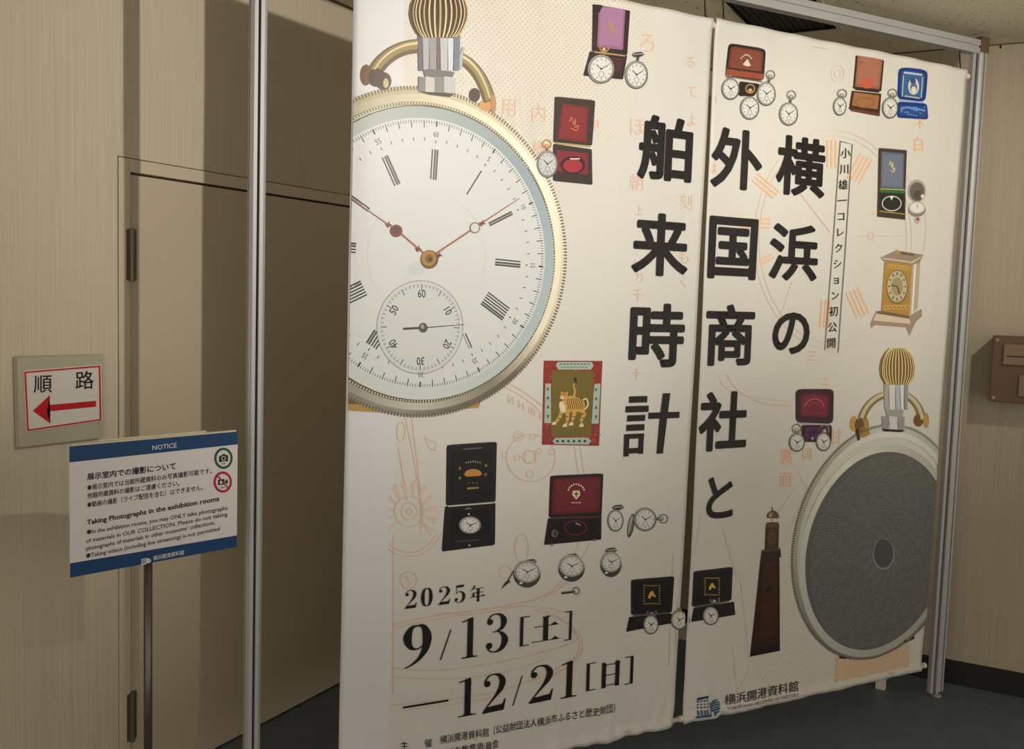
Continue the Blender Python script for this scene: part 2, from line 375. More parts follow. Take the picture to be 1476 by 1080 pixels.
# brush strokes for the modern-face numerals (unit box)
def cat(P, n=10):
    out = []; m = len(P)
    for i in range(m-1):
        p0, p1, p2, p3 = P[max(i-1, 0)], P[i], P[i+1], P[min(i+2, m-1)]
        for k in range(n):
            t = k/n; out.append(tuple(.5*(2*b+(c-a)*t+(2*a-5*b+4*c-d)*t*t+(3*b-a-3*c+d)*t**3) for a, b, c, d in zip(p0, p1, p2, p3)))
    out.append(P[-1]); return out
def brush(P, asp):                                    # P: (x,y,width) ; asp = box height / width
    Q = cat(P); V = []; F = []
    for i, q in enumerate(Q):
        a, b = Q[max(i-1, 0)], Q[min(i+1, len(Q)-1)]; dx, dy = b[0]-a[0], (b[1]-a[1])*asp; l = math.hypot(dx, dy) or 1
        nx, ny = -dy/l*q[2]/2, dx/l*q[2]/2/asp
        V += [(q[0]+nx, q[1]+ny), (q[0]-nx, q[1]-ny)]
        if i: k = 2*i; F += [(k-2, k-1, k+1, k)]
    return V, F
def join(parts):
    V, F = [], []
    for v, f in parts:
        n = len(V); V += v; F += [tuple(i+n for i in q) for q in f]
    return V, F
def rect(x0, y0, x1, y1): return [(x0, y0), (x1, y0), (x1, y1), (x0, y1)], [(0, 1, 2, 3)]
def poly(pts): return list(pts), [tuple(range(len(pts)))]
def disc(x, y, r, asp, n=16): return poly([(x+r*cos(2*pi*k/n), y+r*sin(2*pi*k/n)/asp) for k in range(n)])
AS = 1.6
DIG = {
 '2': join([brush([(.10, .76, .05), (.13, .86, .07), (.28, .96, .06), (.48, .98, .06), (.70, .93, .15), (.84, .77, .26), (.76, .58, .22), (.52, .38, .10), (.24, .18, .06), (.05, .03, .05)], AS), disc(.20, .76, .13, AS),
            poly([(.02, .0), (.92, .0), (1.0, .30), (.95, .30), (.86, .17), (.70, .145), (.20, .145), (.02, .03)])]),
 '1': join([rect(.36, .02, .70, .985), poly([(.02, .93), (.06, .905), (.36, .93), (.70, 1.0), (.60, 1.0), (.36, .965)]), rect(.04, 0, 1.0, .03), poly([(.26, .03), (.36, .06), (.36, .03)]), poly([(.70, .06), (.82, .03), (.70, .03)])]),
 '3': join([disc(.20, .80, .125, AS), disc(.18, .19, .135, AS), brush([(.09, .82, .05), (.22, .94, .06), (.45, .985, .05), (.68, .93, .14), (.80, .78, .26), (.72, .62, .16), (.50, .545, .05), (.34, .53, .04)], AS),
            brush([(.34, .53, .04), (.55, .53, .05), (.76, .44, .17), (.86, .27, .28), (.72, .09, .18), (.46, .015, .06), (.2, .06, .06), (.06, .20, .06)], AS)]),
 '9': join([brush([(.50, .98, .05), (.28, .93, .16), (.15, .71, .30), (.27, .48, .16), (.50, .42, .05), (.68, .48, .06)], AS), brush([(.50, .98, .05), (.72, .93, .18), (.85, .70, .32), (.80, .42, .26), (.60, .20, .14), (.32, .06, .07), (.08, .0, .04)], AS)]),
 '0': join([brush([(.50, .98, .05), (.26, .88, .20), (.16, .50, .30), (.26, .12, .20), (.50, .02, .05)], AS), brush([(.50, .98, .05), (.74, .88, .20), (.84, .50, .30), (.74, .12, .20), (.50, .02, .05)], AS)]),
 '5': join([rect(.16, .52, .21, .98), poly([(.16, .86), (.80, .86), (.88, 1.0), (.16, .98)]), disc(.18, .20, .135, AS), brush([(.19, .53, .04), (.35, .62, .06), (.58, .62, .08), (.80, .50, .22), (.86, .30, .28), (.74, .10, .18), (.48, .015, .06), (.2, .05, .06), (.07, .18, .06)], AS)]),
 '/': poly([(0, 0), (.12, 0), (1, 1), (.88, 1)]),
 '-': rect(0, 0, 1, 1),
 '[': join([rect(.0, 0, .34, 1), rect(0, 0, 1, .03), rect(0, .97, 1, 1)]),
 ']': join([rect(.66, 0, 1, 1), rect(0, 0, 1, .03), rect(0, .97, 1, 1)]),
 '土': join([rect(0, .02, 1, .05), poly([(.72, .05), (.84, .15), (.96, .05)]), rect(.08, .60, .94, .63), poly([(.68, .63), (.80, .73), (.94, .62)]), rect(.40, .03, .58, .97), poly([(.34, .97), (.40, .94), (.62, .95), (.66, .98), (.58, 1.0)])]),
 '日': join([rect(.04, 0, .26, .93), rect(.76, 0, .98, .95), rect(.2, .86, .8, .89), rect(.2, .46, .8, .49), rect(.2, .07, .8, .10), poly([(0, .93), (.26, .86), (.26, .93), (.1, 1.0)]), poly([(.70, .92), (.86, 1.0), (1.02, .92), (.98, .86)])]),
 '年': join([rect(0, .26, 1, .30), poly([(.74, .3), (.86, .38), (1, .3)]), rect(.46, -.05, .62, .80), rect(.14, .78, .92, .82), rect(.16, .52, .90, .56), rect(.16, .28, .29, .56), brush([(.30, 1.0, .14), (.22, .86, .08), (.04, .68, .03)], 1.1)]),
}
def zr(x0, y0, x1, y1): return rect((x0-80)/297, (992-y1)/352, (x1-80)/297, (992-y0)/352)
KEI = join([zr(100, 657, 196, 693), zr(84, 711, 206, 746), zr(94, 762, 190, 796), zr(92, 814, 188, 849), zr(84, 866, 188, 893), zr(82, 945, 184, 975), zr(82, 866, 110, 990), zr(160, 866, 187, 980), zr(207, 751, 376, 786),
            poly([((x-80)/297, (992-y)/352) for x, y in ((279, 644), (319, 644), (305, 760), (295, 985), (260, 985), (268, 790))])])
INK = (24, 20, 18)

# ---- cloth
def cloth_mat(name, dots, margins):
    m = mat(name, (226, 219, 205), .42, spec=.4); nt = m.node_tree; b = nt.nodes['Principled BSDF']
    tc = nt.nodes.new('ShaderNodeTexCoord'); sp = nt.nodes.new('ShaderNodeSeparateXYZ'); nt.links.new(tc.outputs['Object'], sp.inputs[0])
    def M(op, a, b_=None, c=None):
        n = nt.nodes.new('ShaderNodeMath'); n.operation = op
        for i, v in enumerate((a, b_, c)):
            if v is None: continue
            if isinstance(v, (int, float)): n.inputs[i].default_value = v
            else: nt.links.new(v, n.inputs[i])
        return n.outputs[0]
    x, z = sp.outputs[0], sp.outputs[2]
    a = M('MULTIPLY', M('ADD', x, z), 57.0); c = M('MULTIPLY', M('SUBTRACT', x, z), 57.0)
    f1 = M('SUBTRACT', M('FRACT', a), .5); f2 = M('SUBTRACT', M('FRACT', c), .5)
    d = M('SQRT', M('ADD', M('MULTIPLY', f1, f1), M('MULTIPLY', f2, f2)))
    dot = M('LESS_THAN', d, .18)
    mask = None
    for (cx, cz, rx, rz) in dots:
        q = M('SQRT', M('ADD', M('POWER', M('DIVIDE', M('SUBTRACT', x, cx), rx), 2), M('POWER', M('DIVIDE', M('SUBTRACT', z, cz), rz), 2)))
        k = nt.nodes.new('ShaderNodeMapRange'); k.inputs[1].default_value = 1; k.inputs[2].default_value = .55; nt.links.new(q, k.inputs[0])
        mask = k.outputs[0] if mask is None else M('MAXIMUM', mask, k.outputs[0])
    lo, hi = margins
    ins = M('MULTIPLY', M('GREATER_THAN', x, lo), M('LESS_THAN', x, hi))
    base = nt.nodes.new('ShaderNodeMix'); base.data_type = 'RGBA'; base.inputs['A'].default_value = (*s2l((213, 214, 217)), 1); base.inputs['B'].default_value = (*s2l((212, 210, 204)), 1)
    nt.links.new(ins, base.inputs['Factor'])
    mk = M('MULTIPLY', mask, ins)
    wash = nt.nodes.new('ShaderNodeMix'); wash.data_type = 'RGBA'; wash.inputs['B'].default_value = (*s2l((216, 208, 192)), 1)
    nt.links.new(base.outputs['Result'], wash.inputs['A']); nt.links.new(M('MULTIPLY', mk, .5), wash.inputs['Factor'])
    dm = nt.nodes.new('ShaderNodeMix'); dm.data_type = 'RGBA'; dm.inputs['B'].default_value = (*s2l((172, 158, 140)), 1)
    nt.links.new(wash.outputs['Result'], dm.inputs['A']); nt.links.new(M('MULTIPLY', M('MULTIPLY', dot, mk), .75), dm.inputs['Factor'])
    nt.links.new(dm.outputs['Result'], b.inputs['Base Color'])
    # crumple relief
    mp = nt.nodes.new('ShaderNodeMapping'); mp.inputs['Scale'].default_value = (5, 5, 2.2)
    no = nt.nodes.new('ShaderNodeTexNoise'); no.inputs['Scale'].default_value = 1; no.inputs['Detail'].default_value = 3; no.inputs['Distortion'].default_value = .8
    bp = nt.nodes.new('ShaderNodeBump'); bp.inputs['Strength'].default_value = .4; bp.inputs['Distance'].default_value = .015
    nt.links.new(tc.outputs['Object'], mp.inputs[0]); nt.links.new(mp.outputs[0], no.inputs['Vector']); nt.links.new(no.outputs['Fac'], bp.inputs['Height']); nt.links.new(bp.outputs[0], b.inputs['Normal'])
    return m
def cloth(parent, uc, ub, ut, z0, z1, m):             # ub=(left,right) at bottom, ut at top
    bm = bmesh.new(); n, k = 76, 150; G = []
    for j in range(k+1):
        z = z0+(z1-z0)*j/k; row = []
        for i in range(n+1):
            s = i/n; t = j/k; u = (ub[0]*(1-t)+ut[0]*t)*(1-s)+(ub[1]*(1-t)+ut[1]*t)*s
            y = -disp(u, z)
            for zz in (z0, z1):                        # hem wraps the rod
                q = abs(z-zz)
                if q < .03: y += (-.006)*math.sqrt(max(0, 1-(q-.012)**2/.018**2)) if abs(q-.012) < .018 else 0
            zo = z + (.0012*sin(u*23) if j == 0 else 0)
            row.append(bm.verts.new((u-uc, y, zo)))
        G.append(row)
    for j in range(k):
        for i in range(n): bm.faces.new((G[j][i], G[j][i+1], G[j+1][i+1], G[j+1][i]))
    me = bpy.data.meshes.new('fabric_sheet'); bm.to_mesh(me); bm.free(); me.materials.append(m)
    for p in me.polygons: p.use_smooth = True
    o = bpy.data.objects.new('fabric_sheet', me); COL.objects.link(o); o.parent = parent
    md = o.modifiers.new('thickness', 'SOLIDIFY'); md.thickness = .0008; md.offset = -1
    return o
UC1, UC2 = -2.034, -.758
def bworld(u, y=0, z=0): return BO+BD*u-BN*y+Vector((0, 0, z))
b1 = empty('hanging_banner', bworld(UC1, 0, .14), ANG)
tag(b1, 'left hanging exhibition banner with huge watch dial and 2025 dates', 'banner')
b2 = empty('hanging_banner', bworld(UC2, 0, .14), ANG)
tag(b2, 'right hanging exhibition banner with clock tower print and mesh watch back', 'banner')
for b in (b1, b2):                                    # children are modelled from floor height
    pass
OFFZ = .14
m1 = cloth_mat('banner_fabric_left', [(-2.12-UC1, 2.62, .55, .75), (-2.3-UC1, 2.75, .6, .4)], (uz((581, 100))[0]-UC1, 9))
m2 = cloth_mat('banner_fabric_right', [(-.62-UC2, .55, .75, .62)], (-9, 9))
PARTS = []
PARTS.append(cloth(b1, UC1, (-2.668, uz((971.5, 1044))[0]), (-2.663, -1.405), .142, 2.612, m1))
PARTS.append(cloth(b2, UC2, (uz((984.5, 1042))[0], -.144), (-1.394, -.114), .143, 2.616, m2))
for b, uc, u0, u1 in ((b1, UC1, -2.68, -1.392), (b2, UC2, -1.378, -.098)):
    for z, zz in ((2.594, 0), (.160, 1)):
        e0 = u0 if b is b1 else (u0 if not zz else u0+.006); e1 = u1 if not zz else u1-.02*(b is b2)
        PARTS.append(tubes('hanging_rod', [(e0-uc, .008, z), (e1-uc, .008, z)], .0085, M_white, b, 14))
        PARTS.append(tubes('rod_end_cap', [(e1-.012-uc, .008, z), (e1-.002-uc, .008, z), (e1+.004-uc, .008, z)], .012, M_white, b, 14))
    for u in ((u0+.05, u1-.028) if b is b1 else (u0+.038, u1-.028)):
        PARTS.append(tubes('hanging_cord', [(u-uc, .012, 2.60), (u-uc, .020, 2.62), (u-uc, .026, 2.66), (u-uc, .030, 2.696)], .0028, M_cord, b, 8))
        PARTS.append(tubes('cord_clip', [(u-uc, .011, 2.598), (u-uc, .017, 2.622)], .006, M_cord, b, 8))

def lerp3(a, b, t): return tuple(x+(y-x)*t for x, y in zip(a, b))
def metal_fn(stops):                                  # printed reflections of a photographed rim: colour by clock angle
    def fn(a):
        d = math.degrees(a) % 360
        for (a0, c0), (a1, c1) in zip(stops, stops[1:]+[(stops[0][0]+360, stops[0][1])]):
            if a0 <= d < a1: return lerp3(c0, c1, (d-a0)/(a1-a0))
        return lerp3(stops[-1][1], stops[0][1], .5)
    return fn

# ---- big watch, left banner
CL1 = (-2.660, None)
w = Art(); C0 = (-2.424, 1.770); CO = (-2.430, 1.772)
w.px([(503, 572), (500, 592), (560, 595), (690, 588), (694, 572)], (120, 92, 48), 1)
w.px([(503, 583), (500, 592), (560, 595), (690, 588), (691, 580)], (176, 142, 78), 2)
rimA = metal_fn([(0, (222, 214, 190)), (25, (236, 232, 214)), (60, (214, 206, 178)), (85, (196, 186, 156)), (120, (176, 164, 130)), (180, (170, 160, 130)), (235, (128, 122, 108)), (262, (150, 146, 134)), (285, (112, 106, 92)), (310, (104, 98, 80)), (322, (176, 166, 140)), (340, (214, 206, 180))])
rimB = metal_fn([(0, (236, 230, 208)), (45, (250, 246, 228)), (90, (214, 206, 180)), (150, (150, 142, 116)), (215, (120, 118, 106)), (268, (196, 194, 184)), (300, (136, 130, 112)), (330, (232, 226, 206))])
w.ring(CO, .462, .481, rimA, 3)
w.ring(CO, .440, .463, rimB, 4)
w.ring(CO, .4325, .441, metal_fn([(0, (150, 140, 104)), (90, (140, 132, 100)), (180, (110, 104, 80)), (270, (96, 90, 72))]), 5)
w.ring(C0, .4295, .4335, lambda a: (92, 84, 48), 6)
w.add([(C0[0]+.4305*cos(2*pi*k/96), C0[1]+.4305*sin(2*pi*k/96)) for k in range(96)], (190, 200, 200), 6)
w.ring(C0, .395, .430, metal_fn([(0, (164, 180, 188)), (40, (150, 166, 176)), (80, (158, 170, 170)), (120, (176, 184, 178)), (200, (200, 205, 202)), (270, (204, 211, 212)), (320, (178, 192, 194))]), 7)
w.add([(C0[0]+.397*cos(2*pi*k/96), C0[1]+.397*sin(2*pi*k/96)) for k in range(96)], (208, 212, 213), 8)
for k in range(300):                                  # milled edge beads
    a = k*1.2; w.bar(CO, .473, .485, a, .0045, (120, 108, 80) if 20 < a < 170 else (104, 98, 86), 4)
    w.bar(CO, .4335, .4395, a, .003, (238, 232, 206), 6)
TW = -2.6                                             # dial turned slightly clockwise
for k in range(300):
    a = 90+TW-k*1.2
    if k % 5: w.bar(C0, .383, .392, a, .0018, (74, 76, 76), 9)
for k in range(60):
    a = 90+TW-k*6; w.bar(C0, .370 if k % 5 else .376, .392, a, .0026 if k % 5 else .005, (52, 52, 52), 9)
    if k % 5: w.bar(C0, .332, .342, a, .0018, (74, 76, 76), 9, .003)
    else: w.bar(C0, .328, .336, a, .003, (70, 70, 70), 9)
w.ring(C0, .188, .1895, lambda a: (206, 206, 198), 9, 72)
def rnum(a, n, sl=0, r0=.222, r1=.310):               # slim roman numerals: n bars side by side, optional hollow look
    A = radians(a); t = (-sin(A), cos(A)); wv = .0085
    if n > 1: q_ = ((n-1)/2-.5)*wv; w.bar((C0[0]+t[0]*-q_, C0[1]+t[1]*-q_), r0, r1, a, wv, (150, 152, 150), 8.5)
    for i in range(n):
        o = (i-(n-1)/2)*wv; c = (C0[0]+t[0]*o, C0[1]+t[1]*o)
        w.bar(c, r0, r1, a, .0042, (62, 62, 60), 9)
for h, n in ((12, 3), (1, 1), (2, 2), (3, 3), (4, 6), (8, 6), (9, 4), (10, 2), (11, 3), (7, 5)):
    if h == 7: rnum(90+TW-h*30, n, r0=.275, r1=.320); continue
    if h == 4: rnum(90+TW-h*30, 6, r0=.225, r1=.315); continue
    rnum(90+TW-h*30, n)
w.bar(C0, .262, .312, 90+TW-150, .002, (62, 62, 60), 9); w.bar((C0[0]+.008, C0[1]+.003), .262, .312, 90+TW-150, .004, (62, 62, 60), 9)
def small_num(art, s, x, y, h, rot, col=(84, 84, 82), layer=10, bold=0):
    g = glyph(s, bold, 2); a, b, c, d = bbox(g); cx, cz = (a+b)/2, (c+d)/2; q = cos(rot), sin(rot)
    sc = h/(d-c); return art.mesh(g, lambda v: (x+((v[0]-cx)*q[0]*.8-(v[1]-cz)*q[1])*sc, y+((v[0]-cx)*q[1]*.8+(v[1]-cz)*q[0])*sc), col, layer)
for k, s in ((0, '60'), (5, '5'), (10, '10'), (15, '15'), (20, '20'), (25, '25'), (30, '30'), (35, '35'), (40, '40'), (50, '50'), (55, '55')):
    a = radians(90+TW-k*6); small_num(w, s, C0[0]+.354*cos(a), C0[1]+.354*sin(a), .016, a-pi/2)
# seconds dial
S0 = uz((606, 472)); SR = .138
w.add([(S0[0]+SR*cos(2*pi*k/48), S0[1]+SR*sin(2*pi*k/48)) for k in range(48)], (203, 207, 208), 10)
w.ring(S0, SR-.0015, SR+.001, lambda a: (150, 150, 148), 11, 64)
w.ring(S0, SR-.0125, SR-.0115, lambda a: (168, 168, 166), 11, 64)
for k in range(60):
    a = 90-k*6
    w.bar(S0, SR-.020 if k % 5 else SR-.030, SR-.011, a, .0016 if k % 5 else .0024, (62, 62, 60), 11)
for k, s in ((0, '60'), (10, '10'), (20, '20'), (30, '30'), (40, '40'), (50, '50')):
    a = radians(90-k*6); small_num(w, s, S0[0]+.1*cos(a), S0[1]+.1*sin(a), .024, a-pi/2, (60, 60, 58), 11, .01)
w.line([(580, 474), (609, 472.5)], 3.2, (70, 64, 56), 12).line([(609, 472.5), (669, 468)], 1.5, (50, 46, 42), 12, .8)
w.ell(609, 472.5, 6.5, 7, (92, 84, 70), 13).ell(608, 471, 2.5, 3, (170, 160, 140), 14)
# hands
RG, RD = (162, 96, 74), (122, 62, 46)
w.ell(600, 388, 13, 9, (196, 206, 204), 9)
w.line([(618, 372), (572, 333)], 2.6, RG, 13).line([(570, 332), (512, 291)], 2.4, RG, 13, 1.2)
w.line([(618, 372), (684, 328)], 2.6, RG, 13).line([(684, 328), (748, 286)], 2.4, RG, 13, 1)
for x, y in ((602, 359), (632, 368), (559, 324), (694, 322)):
    w.px([(x-5, y-1), (x, y-2), (x+1, y-6), (x+2, y-1), (x+6, y+1), (x+1, y+2), (x-1, y+5), (x-2, y+2)], RD, 14)
w.ell(570, 333, 9, 9, RD, 14).ell(570, 332, 5, 5, (84, 66, 62), 15).ell(683.5, 328.5, 7.5, 8, (120, 96, 88), 14).ell(683.5, 328.5, 6, 6.5, (206, 208, 204), 15)
w.ell(618, 374, 13, 13.5, (118, 84, 40), 15).ell(617, 372.5, 10.5, 11, (168, 128, 66), 16).ell(618, 373, 6, 6.5, (126, 92, 44), 17).ell(619, 374, 2, 2.5, (50, 36, 24), 18)
# bow
BR = (134, 112, 66)
for sgn, P in ((0, [(604, 66), (585, 69), (566, 77), (550, 90), (540, 104)]), (1, [(660, 82), (676, 92), (690, 108), (700, 128), (706, 146)])):
    P = cat(P, 6)
    w.line(P, 20 if not sgn else 16, (104, 84, 46), 5, 22 if not sgn else 18)
    w.line([(x, y-2) for x, y in P], 13 if not sgn else 10, (150, 130, 84), 6, 12)
    w.line([(x, y-4) for x, y in P], 4, (214, 200, 160), 7, 2)
w.ell(528, 108, 8, 15, (112, 78, 40), 5).ell(553, 117, 11, 13, (88, 62, 36), 5).ell(543, 112, 12, 13, (72, 48, 30), 6).ell(556, 120, 4, 7, (196, 176, 140), 7)
w.ell(684, 137, 8, 10, (72, 50, 30), 4).ell(700, 152, 10, 8, (206, 150, 92), 4).ell(711, 150, 4, 14, (178, 140, 84), 6)
# neck and collar
for i, (x0, x1, c) in enumerate(((602, 609, (96, 98, 104)), (609, 618, (172, 172, 178)), (618, 629, (150, 148, 150)), (629, 634, (110, 96, 90)), (634, 645, (184, 188, 194)), (645, 653, (206, 212, 222)), (653, 663, (112, 122, 136)))):
    w.px([(x0, 50), (x1, 50+.12*(x1-x0)), (x1-1, 98), (x1-3 if x1 > 655 else x1, 102), (x0+1, 102)], c, 9)
w.px([(609, 98), (655, 104), (651, 114), (612, 110)], (104, 104, 104), 9)
for x0, x1, c in ((603, 613, (126, 124, 120)), (613, 626, (196, 192, 184)), (626, 640, (132, 130, 128)), (640, 656, (186, 190, 192))):
    w.px([(x0, 110), (x1, 112), (x1, 135), (x0, 133)], c, 10)
w.px([(604, 132), (620, 137), (648, 140), (655, 136), (640, 134)], (60, 48, 34), 11)
w.line([(668, 68), (664, 82), (664, 100)], 4, (178, 182, 184), 10)
# ribbed crown
CR = [(-18, 22), (-8, 33), (6, 40), (20, 42), (34, 39), (46, 33), (54, 26)]
w.px([(631-h, y) for y, h in CR]+[(631+h, y+h*.05) for y, h in reversed(CR)], (112, 86, 40), 10)
CR = cat(CR, 4)
for k in range(-6, 7):
    s = sin(k/7*1.38)
    w.line([(631+h*s, y) for y, h in CR], 4.9*(1.1-abs(s)*.6), (48, 33, 14), 11)
    w.line([(631+h*(s+.075), y) for y, h in CR], 2.2*(1.1-abs(s)*.6), (232, 208, 150) if k % 3 else (204, 172, 104), 12)
PARTS.append(w.build('printed_pocket_watch', b1, UC1, CL1)); PARTS[-1]['label'] = 'huge printed white watch dial with gilt ribbed crown'

# ---- engraved watch back, right banner
w = Art(); C1 = (-.440, .684); C2 = (-.437, .719)
CL2 = (None, -.136)
w.px([(1209, 935), (1209, 949), (1225, 951), (1240, 940)], (40, 32, 28), 1).px([(1292, 925), (1300, 930), (1318, 921), (1317, 908)], (36, 28, 24), 1)
w.ring(C2, .448, .476, metal_fn([(0, (176, 176, 164)), (60, (190, 192, 184)), (90, (204, 208, 200)), (130, (176, 174, 158)), (180, (168, 168, 156)), (230, (130, 130, 122)), (270, (146, 146, 140)), (320, (126, 126, 118))]), 2)
w.ring(C2, .425, .449, metal_fn([(0, (196, 198, 188)), (90, (220, 224, 216)), (150, (208, 208, 192)), (200, (188, 190, 180)), (250, (170, 172, 166)), (290, (150, 150, 142))]), 3)
w.ring(C1, .399, .432, metal_fn([(0, (172, 172, 160)), (80, (196, 198, 188)), (120, (224, 224, 208)), (180, (206, 208, 196)), (230, (186, 190, 180)), (270, (176, 178, 168))]), 4)
for k in range(300): w.bar(C2, .468, .479, k*1.2, .005, (92, 88, 76), 4)
w.add([(C1[0]+.402*cos(2*pi*k/96), C1[1]+.402*sin(2*pi*k/96)) for k in range(96)], (96, 99, 97), 5)
DT0 = uz((1274, 799))
for j in range(46):                                   # engine-turned rings, broken into beads
    r = .03+.0082*j
    n = 30+int(r*460)
    for k in range(n):
        a = 2*pi*(k+.5*(j % 2))/n + .25*sin(j*.35)
        cx, cz = DT0[0]+r*cos(a), DT0[1]+r*sin(a)
        if math.hypot(cx-C1[0], cz-C1[1]) > .398: continue
        ta, tb = -sin(a)*.0034, cos(a)*.0034; na, nb_ = cos(a)*.0019, sin(a)*.0019; w.add([(cx-ta, cz-tb), (cx+na, cz+nb_), (cx+ta, cz+tb), (cx-na, cz-nb_)], (156, 158, 152) if (j+k//3) % 2 else (126, 130, 126), 6)
w.ell(1274, 799, 15.5, 22.5, (150, 152, 146), 7, 36).ell(1274, 798, 14, 21, (78, 82, 86), 8, 36)
for P in ([(1274, 570), (1262, 576), (1250, 588), (1242, 604)], [(1306, 570), (1316, 578), (1324, 590), (1329, 606)]):
    P = cat(P, 6); w.line(P, 10, (140, 118, 80), 2, 12).line([(x, y-1.5) for x, y in P], 5, (206, 194, 158), 3, 5)
w.ell(1231, 611, 6, 11, (196, 152, 84), 2).ell(1247, 612, 6, 11, (176, 138, 74), 2).ell(1239, 613, 7, 10, (112, 84, 50), 3).ell(1246, 624, 8, 8, (172, 136, 60), 3)
w.ell(1323, 606, 7, 9, (120, 84, 44), 2).ell(1334, 606, 4, 11, (190, 150, 90), 3)
w.px([(1238, 618), (1240, 634), (1236, 636), (1233, 620)], (60, 44, 30), 4)
for x0, x1, c in ((1274, 1281, (170, 170, 168)), (1281, 1290, (214, 214, 214)), (1290, 1297, (176, 186, 198)), (1297, 1302, (226, 228, 230)), (1302, 1308, (150, 152, 154))):
    w.px([(x0, 551), (x1, 552), (x1-1, 591), (x0+1, 590)], c, 9)
for x0, x1, c in ((1271, 1281, (150, 150, 150)), (1281, 1293, (206, 208, 210)), (1293, 1303, (150, 152, 156))):
    w.px([(x0, 600), (x1, 601), (x1-1, 620), (x0+1, 619)], c, 9)
w.px([(1276, 590), (1302, 591), (1300, 601), (1278, 600)], (160, 160, 156), 8).px([(1270, 618), (1304, 620), (1298, 623), (1274, 622)], (50, 42, 32), 10)
CR = [(502, 12), (508, 18), (518, 23), (530, 25), (542, 24), (550, 20), (555, 17)]
w.px([(1293-h, y) for y, h in CR]+[(1293+h, y) for y, h in reversed(CR)], (150, 122, 62), 10)
for k in range(-6, 7):
    s = sin(k/7*1.35)
    w.line([(1293+h*s, y) for y, h in CR], 1.3, (96, 74, 32), 11).line([(1293+h*(s+.06), y) for y, h in CR], 1.1, (236, 216, 160), 12)
PARTS.append(w.build('printed_pocket_watch', b2, UC2, CL2)); PARTS[-1]['label'] = 'printed engraved grey watch back with gilt crown'

# ---- small printed watches
def small_watch(par, uc, x, y, rx, ry, crown, kind='ring', face=(216, 216, 212), thick=0, clip=None, rot=0, gold=False):
    w = Art(); cx, cy = crown; dx, dy = cx-x, cy-y; l = math.hypot(dx, dy) or 1; ux, uy = dx/l, dy/l
    mc = (176, 132, 70) if gold else (128, 126, 122)
    ex, ey = x+ux*min(rx, l)*.9, y+uy*min(ry, l)*.9
    w.line([(ex, ey), (cx, cy)], 4.2, (92, 90, 86), 1)
    if kind == 'ring':
        w.arc(cx+ux*2, cy+uy*2, 6.2, 6.2, 0, 360, 1.8, mc, 2, 18); w.ell(cx-ux*1, cy-uy*1, 3.4, 3.6, mc, 3, 12).ell(cx-ux, cy-uy-1, 1.5, 1.5, (206, 202, 192), 4, 8)
    elif kind == 'flat':
        w.px([(cx-9, cy-1), (cx-5, cy-4), (cx, cy-3), (cx+5, cy-5), (cx+9, cy-1), (cx+5, cy+2), (cx-6, cy+3)], (74, 72, 68), 2).ell(cx, cy, 3.2, 4.4, (60, 58, 56), 3, 12).line([(cx-7, cy-1), (cx+7, cy-2)], 1, (196, 192, 184), 4)
    else:
        w.ell(cx, cy, 3.6, 4, mc, 3, 12).line([(cx-6, cy+3), (cx+6, cy+3)], 1.6, mc, 3)
    w.ell(x, y, rx, ry, (84, 82, 80), 5, 36, rot).ell(x-.3, y-.4-thick*.25, rx-1, ry-1, (156, 154, 148), 6, 36, rot)
    if thick: w.ell(x, y+thick*.2, rx-1.2, ry-1.2, (66, 64, 62), 6.5, 30, rot); w.ell(x, y-thick*.5, rx-1.0, ry-thick*.45-.6, (176, 174, 168), 7, 30, rot); w.ell(x-rx*.45, y+ry*.66, 2.6, 1.6, (224, 222, 214), 7.5, 8)
    fy = y-thick*.5
    w.ell(x, fy, rx*.86, (ry-thick*.45)*.86, (110, 110, 108), 8, 36, rot).ell(x, fy, rx*.81, (ry-thick*.45)*.82, face, 9, 36, rot)
    ry2 = (ry-thick*.45)
    for k in range(12):
        a = k*pi/6; w.line([(x+rx*.60*sin(a), fy-ry2*.60*cos(a)), (x+rx*.74*sin(a), fy-ry2*.74*cos(a))], 1.1 if rx > 13 else .8, (120, 120, 120), 10)
    w.line([(x, fy), (x+rx*.5, fy-ry2*.25)], 1.1, (60, 60, 60), 11).line([(x, fy), (x-rx*.36, fy-ry2*.3)], 1.1, (60, 60, 60), 11)
    w.arc(x, fy+ry2*.36, rx*.2, ry2*.2, 0, 360, .7, (130, 130, 130), 11, 12).ell(x, fy, 1.4, 1.5, (50, 50, 50), 12, 8)
    PARTS.append(w.build('printed_small_watch', par, uc, clip)); return w
for a in ((865.7, 99.8, 19.2, 21.2, (870, 71)), (915.8, 108.4, 16.5, 20.5, (918.5, 80), 'flat'), (789, 236.5, 15.5, 20, (788.7, 210), 'ring', (196, 200, 202)), (677, 757, 16.5, 13, (675, 741), 'ring'),
          (887, 750.6, 11.8, 16, (891, 732.5), 'flat'), (929.7, 749, 16.2, 17, (954, 748), 'ring'), (938.7, 901, 11, 14, (940, 885), 'ring')):
    small_watch(b1, UC1, *a, gold=(a[0] == 865.7 or a[0] == 789))
for a in ((759.5, 828, 19.5, 19, (765, 811)), (823.6, 819.5, 19, 19, (825, 803)), (880.8, 814, 15.5, 18, (881, 794.5))): small_watch(b1, UC1, *a, 'flat', thick=7)
small_watch(b1, UC1, 979, 894, 12, 14, (979, 880), 'none', clip=(None, -1.404))
